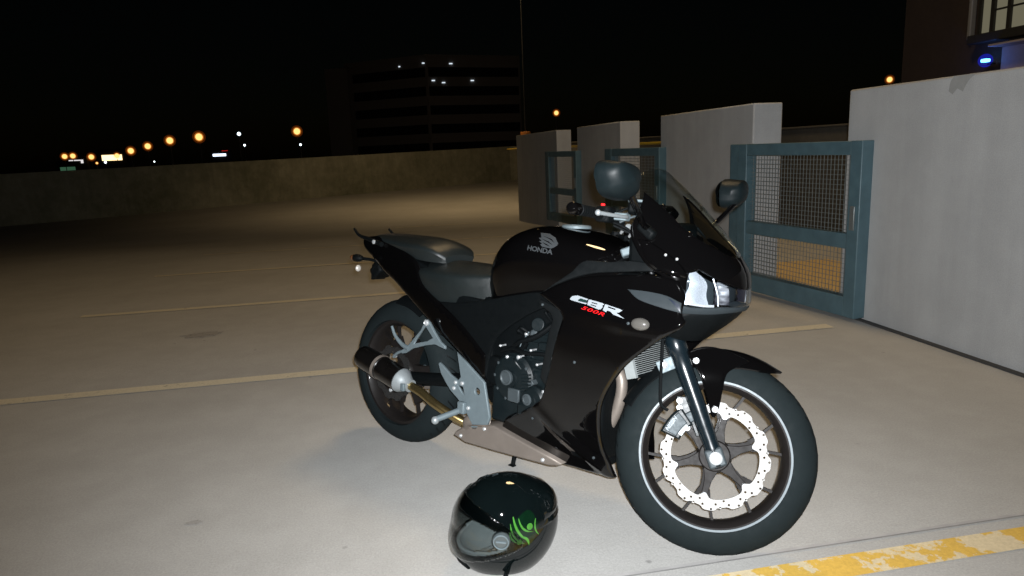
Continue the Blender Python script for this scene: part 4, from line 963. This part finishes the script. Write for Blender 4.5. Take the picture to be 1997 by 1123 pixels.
MB().sphere((-.245, -.095, .742), .015, 14, 8, (.6, 1, 1)).build('side_reflector', simple('pale_reflector', (.45, .42, .38), .3, .2), pb, smooth=60)

# ---- frame, engine, radiator
MB().add(*ringmesh([[Vector((x, -wd, zt)), Vector((x, wd, zt)), Vector((x, wd, zb)), Vector((x, -wd, zb))] for x, wd, zt, zb in ((.42, .08, .70, .40), (.60, .11, .70, .30), (.80, .13, .73, .62), (1.0, .12, .84, .70), (1.13, .06, .88, .72))])).build('frame', SATIN, bike, bevel=.01)
eng = MB().bx(.60, .90, -.12, .12, .25, .47).bx(.74, 1.0, -.11, .11, .44, .70).build('engine', ENG, bike, bevel=.012)
m = MB()
for k in range(7): m.bx(.735, 1.005, -.118, .118, .47 + k * .03, .478 + k * .03)
m.build('cylinder_fins', ENG, eng)
MB().rev((.715, -.115, .430), (0, -1, 0), [(0, .090), (.018, .090), (.030, .080), (.034, .060), (.034, .030), (.040, .028), (.040, .001)], 44).build('clutch_cover', ENG, eng)
MB().rev((.705, -.158, .435), (0, -1, 0), [(0, .027), (.008, .027), (.010, .022), (.006, .018), (.006, .001)], 28).build('oil_filler_cap', ALUD, eng)
MB().rev((.620, -.115, .440), (0, -1, 0), [(0, .055), (.020, .053), (.028, .042), (.028, .001)], 36).build('sprocket_cover', SATIN, eng)
MB().rev((.815, -.112, .370), (0, -1, 0), [(0, .052), (.030, .052), (.040, .042), (.042, .020), (.046, .018), (.046, .001)], 36).build('generator_cover', ENG, eng)
MB().rev((.80, -.157, .374), (0, -1, 0), [(0, .020), (.004, .020), (.006, .014), (.003, .012), (.003, .001)], 24).build('inspection_cap', ALUD, eng)
MB().box((.735, -.152, .375), (.052, .012, .048)).build('engine_guard_plate', ALUD, eng, bevel=.004)
MB().box((.790, -.130, .42), (.05, .03, .018), (Vector((.8, 0, .6)), Vector((0, 1, 0)), Vector((-.6, 0, .8)))).build('engine_bracket', ALUD, eng, bevel=.003)
for x, z, r in ((.777, .598, .008), (.693, .505, .0075), (.745, .512, .0085), (.596, .462, .008), (.83, .50, .006), (.862, .412, .008), (.66, .54, .006), (.80, .545, .006)):
    MB().rev((x, -.150 if z > .4 else -.14, z), (0, -1, 0), [(-.03, r * .6), (-.008, r * .6), (-.006, r * .8), (0, r * .8), (.002, r * .5), (.002, .0004)], 12).build('engine_bolt', BOLT, eng)
MB().cyl((.815, -.10, .625), (.83, -.155, .64), .020, .024, 20).build('throttle_body', ENG, eng, bevel=.003)
MB().rev((.800, -.10, .60), (.2, -1, .1), [(0, .012), (.05, .014), (.055, .008), (.055, .001)], 16).build('coolant_cap', ALUD, eng)
MB().tube([(.70, -.13, .53), (.76, -.16, .57), (.83, -.155, .60), (.90, -.13, .66)], .010, 10).build('coolant_hose', SATIN, eng)
MB().tube([(.66, -.14, .52), (.72, -.15, .54), (.79, -.16, .535), (.88, -.15, .54), (.92, -.13, .50)], .007, 10).build('wiring_loom', SATIN, eng)
MB().tube([(.795, -.155, .61), (.775, -.165, .575), (.765, -.165, .555)], .0018, 6).build('control_cable', ALU, eng)
MB().box((.86, -.14, .565), (.06, .02, .03)).build('solenoid', ENG, eng, bevel=.006)
MB().box((.80, -.15, .335), (.09, .02, .05)).build('oil_pan_side', ENG, eng, bevel=.01)
RE = random.Random(3)
for i in range(9):
    x = .70 + RE.random() * .24; z = .50 + RE.random() * .17; x2 = x + RE.uniform(-.07, .07); z2 = z + RE.uniform(-.07, .05)
    MB().tube([(x, -.135, z), ((x + x2) / 2, -.158, (z + z2) / 2 + .015), (x2, -.14, z2)], RE.uniform(.003, .008), 8).build('engine_hose', (SATIN, ENG, ALUD)[i % 3], eng)
for i in range(10):
    a = 2 * pi * i / 10; MB().rev((.715 + .079 * cos(a), -.140, .430 + .079 * sin(a)), (0, -1, 0), [(0, .0055), (.006, .0055), (.007, .003), (.007, .0004)], 10).build('cover_bolt', ALUD, eng)
for k in range(6): MB().cyl((.765, -.150, .392 + .012 * k), (.805, -.148, .400 + .012 * k), .003, n=6).build('casting_rib', ENG, eng)
rad_c = Vector((1.178, 0, .600)); RX, RZ = Vector((.95, 0, .31)).normalized(), Vector((-.31, 0, .95)).normalized()
rad = MB().box(rad_c, (.028, .30, .17), (RX, Vector((0, 1, 0)), RZ)).build('radiator', SATIN, bike, bevel=.006)
m = MB()
for k in range(25): m.box(rad_c + RX * .0155 + RZ * (-.073 + k * .00605), (.006, .272, .0022), (RX, Vector((0, 1, 0)), RZ))
for s in (-1, 1): m.box(rad_c + Vector((0, s * .147, 0)), (.034, .012, .165), (RX, Vector((0, 1, 0)), RZ))
m.build('radiator_fin', RADM, rad, smooth=0)
for s in (-1, 1):
    MB().tube([(1.0, s * .05, .52), (1.07, s * .06, .53), (1.115, s * .065, .49), (1.11, s * .07, .40), (1.06, s * .07, .30), (.97, s * .06, .235), (.85, s * .05, .21)], .0185, 16).build('header_pipe', STEELB, bike, smooth=60)
lowp = MB().bx(.70, 1.08, -.10, .10, .185, .215).build('belly_pan', SATIN, bike, bevel=.01)
liner = MB().bx(.98, 1.10, -.155, .155, .22, .52).build('fairing_liner', SATIN, bike, bevel=.02)

# ---- rearset, pegs, exhaust, swingarm
rset = [(.469, .492), (.530, .452), (.602, .408), (.613, .400), (.645, .280), (.636, .250), (.560, .232), (.535, .262), (.510, .292), (.477, .316), (.440, .338), (.411, .366), (.385, .395), (.370, .430), (.380, .436), (.405, .420), (.440, .398), (.480, .385), (.492, .40)]
for s in (-1, 1):
    h = plate('footrest_bracket', [rset, ring(.580, .362, .0125, 16)[::-1], [(.478, .366), (.506, .364), (.516, .334), (.500, .344)][::-1]], s * .164, s * .176, ALU, bike, None, bevel=.003)
    for x, z in ((.462, .352), (.505, .378), (.47, .375), (.54, .292)):
        MB().rev((x, s * .176, z), (0, s, 0), [(0, .0075), (.005, .0075), (.007, .005), (.007, .0005)], 14).build('bracket_bolt', BOLT, h)
    pg = MB().tube([(.505, s * .18, .278), (.495, s * .215, .270), (.470, s * .275, .252)], .0115, 12, 3).build('foot_peg', ALU, h)
    MB().sphere((.470, s * .276, .250), .015, 12, 8).build('peg_tip', ALUB, pg)
    MB().box((.515, s * .185, .29), (.035, .022, .045)).build('peg_mount', ALU, h, bevel=.005)
    up_ = [(.296, .590), (.312, .578), (.340, .545), (.375, .512), (.400, .500), (.402, .488), (.345, .498), (.290, .486), (.215, .462), (.178, .438), (.150, .430), (.150, .446), (.195, .478), (.262, .545), (.284, .582)]
    inner_ = [(.290, .560), (.330, .522), (.300, .505), (.222, .482), (.235, .500)]
    ub = plate('pillion_bracket', [up_, inner_[::-1]], s * .160, s * .172, ALU, bike, None, bevel=.003)
    MB().rev((.297, s * .172, .577), (0, s, 0), [(0, .012), (.006, .012), (.009, .008), (.006, .005), (.006, .0005)], 18).build('bracket_bolt', BOLT, ub)
    MB().tube([(.19, s * .168, .458), (.150, s * .170, .470), (.110, s * .172, .500), (.088, s * .172, .535)], lambda t: .011 - .006 * t, 10).build('folded_peg', ALU, ub)
    MB().tube([(.16, s * .168, .445), (.125, s * .17, .43), (.10, s * .17, .41)], .006, 8).build('muffler_hanger', ALU, ub)
    MB().tube([(.60, s * .10, .40), (.45, s * .115, .37), (.22, s * .118, .335), (.0, s * .115, .3125)], lambda t: .030 - .008 * t, 14).build('swingarm', SATIN, bike, smooth=60)
    MB().box((0, s * .115, .3125), (.11, .022, .055)).build('axle_adjuster', ALU, bike, bevel=.006)
M0 = Vector((-.062, -.203, .392)); M1 = Vector((.185, -.19, .328)); md = (M1 - M0).normalized(); ML = (M1 - M0).length
mf = MB().rev(M0, md, [(.012, .030), (0, .034), (-.002, .042), (.004, .046), (.03, .0485), (.115, .0485), (.117, .0505), (.128, .0505), (.130, .0485), (ML - .03, .0485), (ML - .01, .050)], 40).build('muffler', CANM, bike, smooth=40)
MB().rev(M0 + md * .11, md, [(0, .0505), (.0, .0520), (.014, .0520), (.014, .0505)], 40, closed=True).build('muffler_band', STEELB, mf)
MB().rev(M1 - md * .012, md, [(0, .050), (.010, .049), (.030, .036), (.048, .027), (.060, .026)], 36).build('muffler_cone', ALUB, mf, smooth=50)
MB().box(M1 + md * .035 + Vector((0, -.03, -.005)), (.02, .014, .03)).build('pipe_clamp', ALU, mf, bevel=.003)
MB().tube([M1 + md * .03, M1 + md * .11, Vector((.36, -.180, .272)), Vector((.44, -.155, .235)), Vector((.50, -.12, .205))], .0175, 16).build('exhaust_pipe', BRASS, mf, smooth=60)
hp = plate('exhaust_shield', [[(.437, .160), (.452, .180), (.494, .208), (.642, .244), (.700, .232), (.830, .208), (.954, .184), (.935, .172), (.901, .163), (.66, .150), (.50, .145)]], -.150, -.030, STEELB, bike, None, bevel=.006)
for x, z in ((.480, .168), (.60, .222), (.875, .178)):
    MB().rev((x, -.150, z), (0, -1, 0), [(0, .007), (.004, .007), (.006, .005), (.006, .0005)], 12).build('shield_bolt', BOLT, hp)
MB().tube([(.50, -.13, .205), (.52, -.15, .235), (.56, -.15, .245), (.60, -.12, .24)], .022, 12).build('linkage', STEELB, bike)
MB().rev((.545, -.12, .225), (0, -1, 0), [(0, .024), (.02, .026), (.03, .018), (.03, .001)], 20).build('pivot_boss', ALU, bike)
ss = MB().tube([(.60, .10, .28), (.58, .075, .16), (.572, .052, .03)], .009, 10, 3).build('side_stand', SATIN, bike)
MB().box((.570, .050, .026), (.026, .02, .006)).build('stand_foot', SATIN, ss, bevel=.002)
# rear hugger
hg = []
for a in (60, 75, 90, 105, 120, 132):
    ar = radians(a); q = []
    for i in range(11): t = -1 + i / 5; q.append(Vector((RW.x + (.333 - .03 * abs(t) ** 3) * cos(ar), .082 * t, RW.z + (.333 - .03 * abs(t) ** 3) * sin(ar))))
    for i in range(10, -1, -1): t = -1 + i / 5; q.append(Vector((RW.x + (.329 - .03 * abs(t) ** 3) * cos(ar), .079 * t, RW.z + (.329 - .03 * abs(t) ** 3) * sin(ar))))
    hg.append(q)
loft([[p for p in q] for q in hg[:3]], 'rear_hugger', SATIN, bike, k=4, smooth=50)
MB().rev(RW + Vector((0, .095, 0)), (0, 1, 0), [(0, .02), (0, .092), (.006, .092), (.006, .02)], 40).build('sprocket', ENG, bike)
m = MB().tube([(.62, .10, .385), (.3, .10, .40), (.0, .10, .405)], .009, 8, 1).tube([(.62, .10, .345), (.3, .10, .27), (.0, .10, .22)], .009, 8, 1)
m.build('chain', STEELB, bike)

# ================================================================== HELMET
hel = empty('helmet', (.290, 1.925, 0), label='glossy black full face helmet with a green design, standing on the concrete', cat='helmet')
HC = Vector((0, 0, .137))
def hr(ux, uy, uz):
    """helmet skin in direction (ux forward, uy left, uz up)"""
    r = 1 / sqrt((ux / (.150 if ux > 0 else .158)) ** 2 + (uy / .124) ** 2 + (uz / (.138 if uz > 0 else .172)) ** 2)
    if ux > 0 and uz < 0: r *= 1 + .16 * ux ** 2 * min(1, -uz * 2.2)
    if ux < 0 and uz > .2: r *= 1 + .03 * (-ux)
    return r
def hpt(az, el, k=1.0, zmin=-.128):
    ux, uy, uz = cos(el) * cos(az), cos(el) * sin(az), sin(el); r = hr(ux, uy, uz) * k; p = Vector((ux * r, uy * r, uz * r))
    if p.z < zmin: p.z = zmin; 
    return HC + p
def eye(az, el):   # inside the eyeport?
    a = abs((az + pi) % (2 * pi) - pi); lim = radians(80); 
    if a > lim: return False
    q = (a / lim) ** 4; lo = radians(-22) + radians(10) * q; hi = radians(22) - radians(16) * q
    return lo < el < hi
def shell(name, k, mat, parent, cut, keep=None, na=120, ne=80, lo=-68):
    V = []; F = []
    for j in range(ne + 1):
        el = radians(lo + (90 - lo) * j / ne)
        for i in range(na): V.append(hpt(2 * pi * i / na - pi, el, k))
    for j in range(ne):
        for i in range(na):
            az = 2 * pi * (i + .5) / na - pi; el = radians(lo + (90 - lo) * (j + .5) / ne)
            if cut and eye(az, el): continue
            if keep and not keep(az, el): continue
            F.append((j * na + i, j * na + (i + 1) % na, (j + 1) * na + (i + 1) % na, (j + 1) * na + i))
    me = bpy.data.meshes.new(name); me.from_pydata([tuple(v) for v in V], [], F)
    bm = bmesh.new(); bm.from_mesh(me); bmesh.ops.remove_doubles(bm, verts=bm.verts, dist=1e-5); bmesh.ops.delete(bm, geom=[v for v in bm.verts if not v.link_faces], context='VERTS')
    bmesh.ops.recalc_face_normals(bm, faces=bm.faces); bm.to_mesh(me); bm.free()
    o = link(name, me, mat, parent, smooth=50); return o
sh_ = shell('shell', 1.0, HGLOSS, hel, True, None, 220, 140); sm_ = sh_.modifiers.new('thick', 'SOLIDIFY'); sm_.thickness = .006; sm_.offset = -1
lin = shell('liner', .90, LINER, hel, True); sm_ = lin.modifiers.new('thick', 'SOLIDIFY'); sm_.thickness = .01; sm_.offset = -1
def vk(az, el):
    a = abs(az); 
    if a > radians(98): return False
    q = (a / radians(98)) ** 3; return radians(-27) + radians(19) * q < el < radians(38) - radians(34) * q
vis = shell('visor', 1.035, VISOR, hel, False, vk, 160, 110); sm_ = vis.modifiers.new('thick', 'SOLIDIFY'); sm_.thickness = .002; sm_.offset = -1
for s in (-1, 1):
    P = hpt(s * radians(72), radians(3), 1.035); nn = (P - HC).normalized(); nn.z = 0; nn.normalize()
    pv = MB().rev(P - nn * .012, nn, [(0, .026), (.012, .025), (.016, .022), (.0165, .018), (.014, .017), (.014, .001)], 36).build('visor_pivot', simple('pivot_grey_%d' % s, (.045, .055, .058), .35, 0, .5), hel, smooth=40)
    t_ = Vector((0, 0, 1)).cross(nn); MB().box(P + nn * .0035, (.028, .004, .0035), (t_, nn, Vector((0, 0, 1)))).build('pivot_slot', ALU, pv)
    MB().rev(P - nn * .012, nn, [(.0162, .0185), (.0180, .0195), (.0180, .0215), (.0162, .0222)], 36, closed=True).build('pivot_ring', ALU, pv)
def patch(name, azs, els, k, mat, n=10, shape=None):
    V = []; F = []
    for j in range(n + 1):
        for i in range(n + 1):
            V.append(hpt(azs[0] + (azs[1] - azs[0]) * i / n, els[0] + (els[1] - els[0]) * j / n, k))
    return MB().add(V, [(j * (n + 1) + i, j * (n + 1) + i + 1, (j + 1) * (n + 1) + i + 1, (j + 1) * (n + 1) + i) for j in range(n) for i in range(n)]).build(name, mat, hel, smooth=60)
# spoiler at the back of the crown, vents, chin trim, neck roll
V = []
loft([[hpt(radians(180 + a), radians(e), k) for (e, k) in ((18, 1.0), (22, 1.045), (30, 1.06), (40, 1.05), (48, 1.015), (48, .98), (18, .98))] for a in (-48, -34, -18, 0, 18, 34, 48)], 'rear_spoiler', HGLOSS, hel, k=4, smooth=40)
loft([[hpt(radians(a), radians(e), k) for (e, k) in ((50, 1.0), (54, 1.03), (66, 1.04), (72, 1.01), (72, .98), (50, .98))] for a in (-30, -15, 0, 15, 30)], 'crown_vent', HGLOSS, hel, k=4, smooth=40)
loft([[hpt(radians(a), radians(e), k) for (e, k) in ((-46, 1.0), (-44, 1.03), (-38, 1.03), (-36, 1.0), (-38, .98), (-46, .98))] for a in (-22, -10, 0, 10, 22)], 'chin_vent', SATIN, hel, k=4, smooth=40)
MB().rev(HC + Vector((-.006, 0, -.130)), (0, 0, 1), [(0, .066), (0, .076), (.004, .079), (.010, .077), (.010, .066)], 48, closed=True).map(lambda v: Vector((v.x * 1.22, v.y, v.z))).build('neck_roll', SATIN, hel)
MB().tube([HC + Vector((.02, .10, -.115)), HC + Vector((.0, .135, -.132)), HC + Vector((-.02, .155, -.134)), HC + Vector((-.035, .15, -.134))], .007, 8).map(lambda v: Vector((v.x, v.y, max(.001, v.z)))).build('chin_strap', SATIN, hel)
# green swirls on the left side
HB = bvh_of(sh_)
def side_mark(name, poly, mat, k=.0012):
    V2, F2 = poly_fill([poly]); me = bpy.data.meshes.new(name); me.from_pydata([(a, b_, 0) for a, b_ in V2], [], F2); bm = bmesh.new(); bm.from_mesh(me)
    bmesh.ops.triangulate(bm, faces=bm.faces)
    for _ in range(3):
        E = [e for e in bm.edges if e.calc_length() > .009]
        if E: bmesh.ops.subdivide_edges(bm, edges=E, cuts=1); bmesh.ops.triangulate(bm, faces=bm.faces)
    for v in bm.verts:
        h = HB.ray_cast(Vector((v.co.x, .5, HC.z + v.co.y)), Vector((0, -1, 0))); v.co = h[0] + Vector((0, k, 0)) + h[1] * 0 if h[0] is not None else v.co
    bm.to_mesh(me); bm.free(); return link(name, me, mat, hel, smooth=60)
def blade(x0, z0, x1, z1, bend, w_, n=10):
    L = []; Rr_ = []
    d = Vector((x1 - x0, z1 - z0)); nn = Vector((-d.y, d.x)).normalized()
    for i in range(n + 1):
        t = i / n; p = Vector((x0, z0)) + d * t + nn * bend * 4 * t * (1 - t); ww = .72 * w_ * sin(pi * min(1, t * .9 + .1)) ** .7
        L.append(tuple(p + nn * ww / 2)); Rr_.append(tuple(p - nn * ww / 2))
    return L + Rr_[::-1]
side_mark('green_haze', [(-.028 + .040 * cos(t), .034 + .044 * sin(t) * (1.0 + .15 * cos(3 * t))) for t in [2 * pi * i / 24 for i in range(24)]], GREEND, .0008)
for q in [(.010, .045, -.030, -.018, .010, .010), (.018, .030, -.020, -.025, .012, .007), (-.004, .040, -.044, .004, .012, .008), (-.050, .034, -.060, -.010, .008, .007), (-.012, -.004, -.032, -.032, -.006, .010), (.020, .010, .000, -.020, .006, .008)]:
    side_mark('green_swirl', blade(q[0] * 1.1 - .006, q[1] * 1.1 + .02, q[2] * 1.1 - .006, q[3] * 1.1 + .02, q[4], q[5]), GREENP, .0014)
side_mark('green_swirl', ring(-.042, .040, .009, 14), GREENP, .0014); side_mark('green_swirl', ring(-.012, .000, .008, 14), GREENP, .0014)
hel.rotation_euler = (radians(-2), radians(-4), radians(183)); hel.scale = (1.03, 1.03, 1.03); hel.location.z = .002
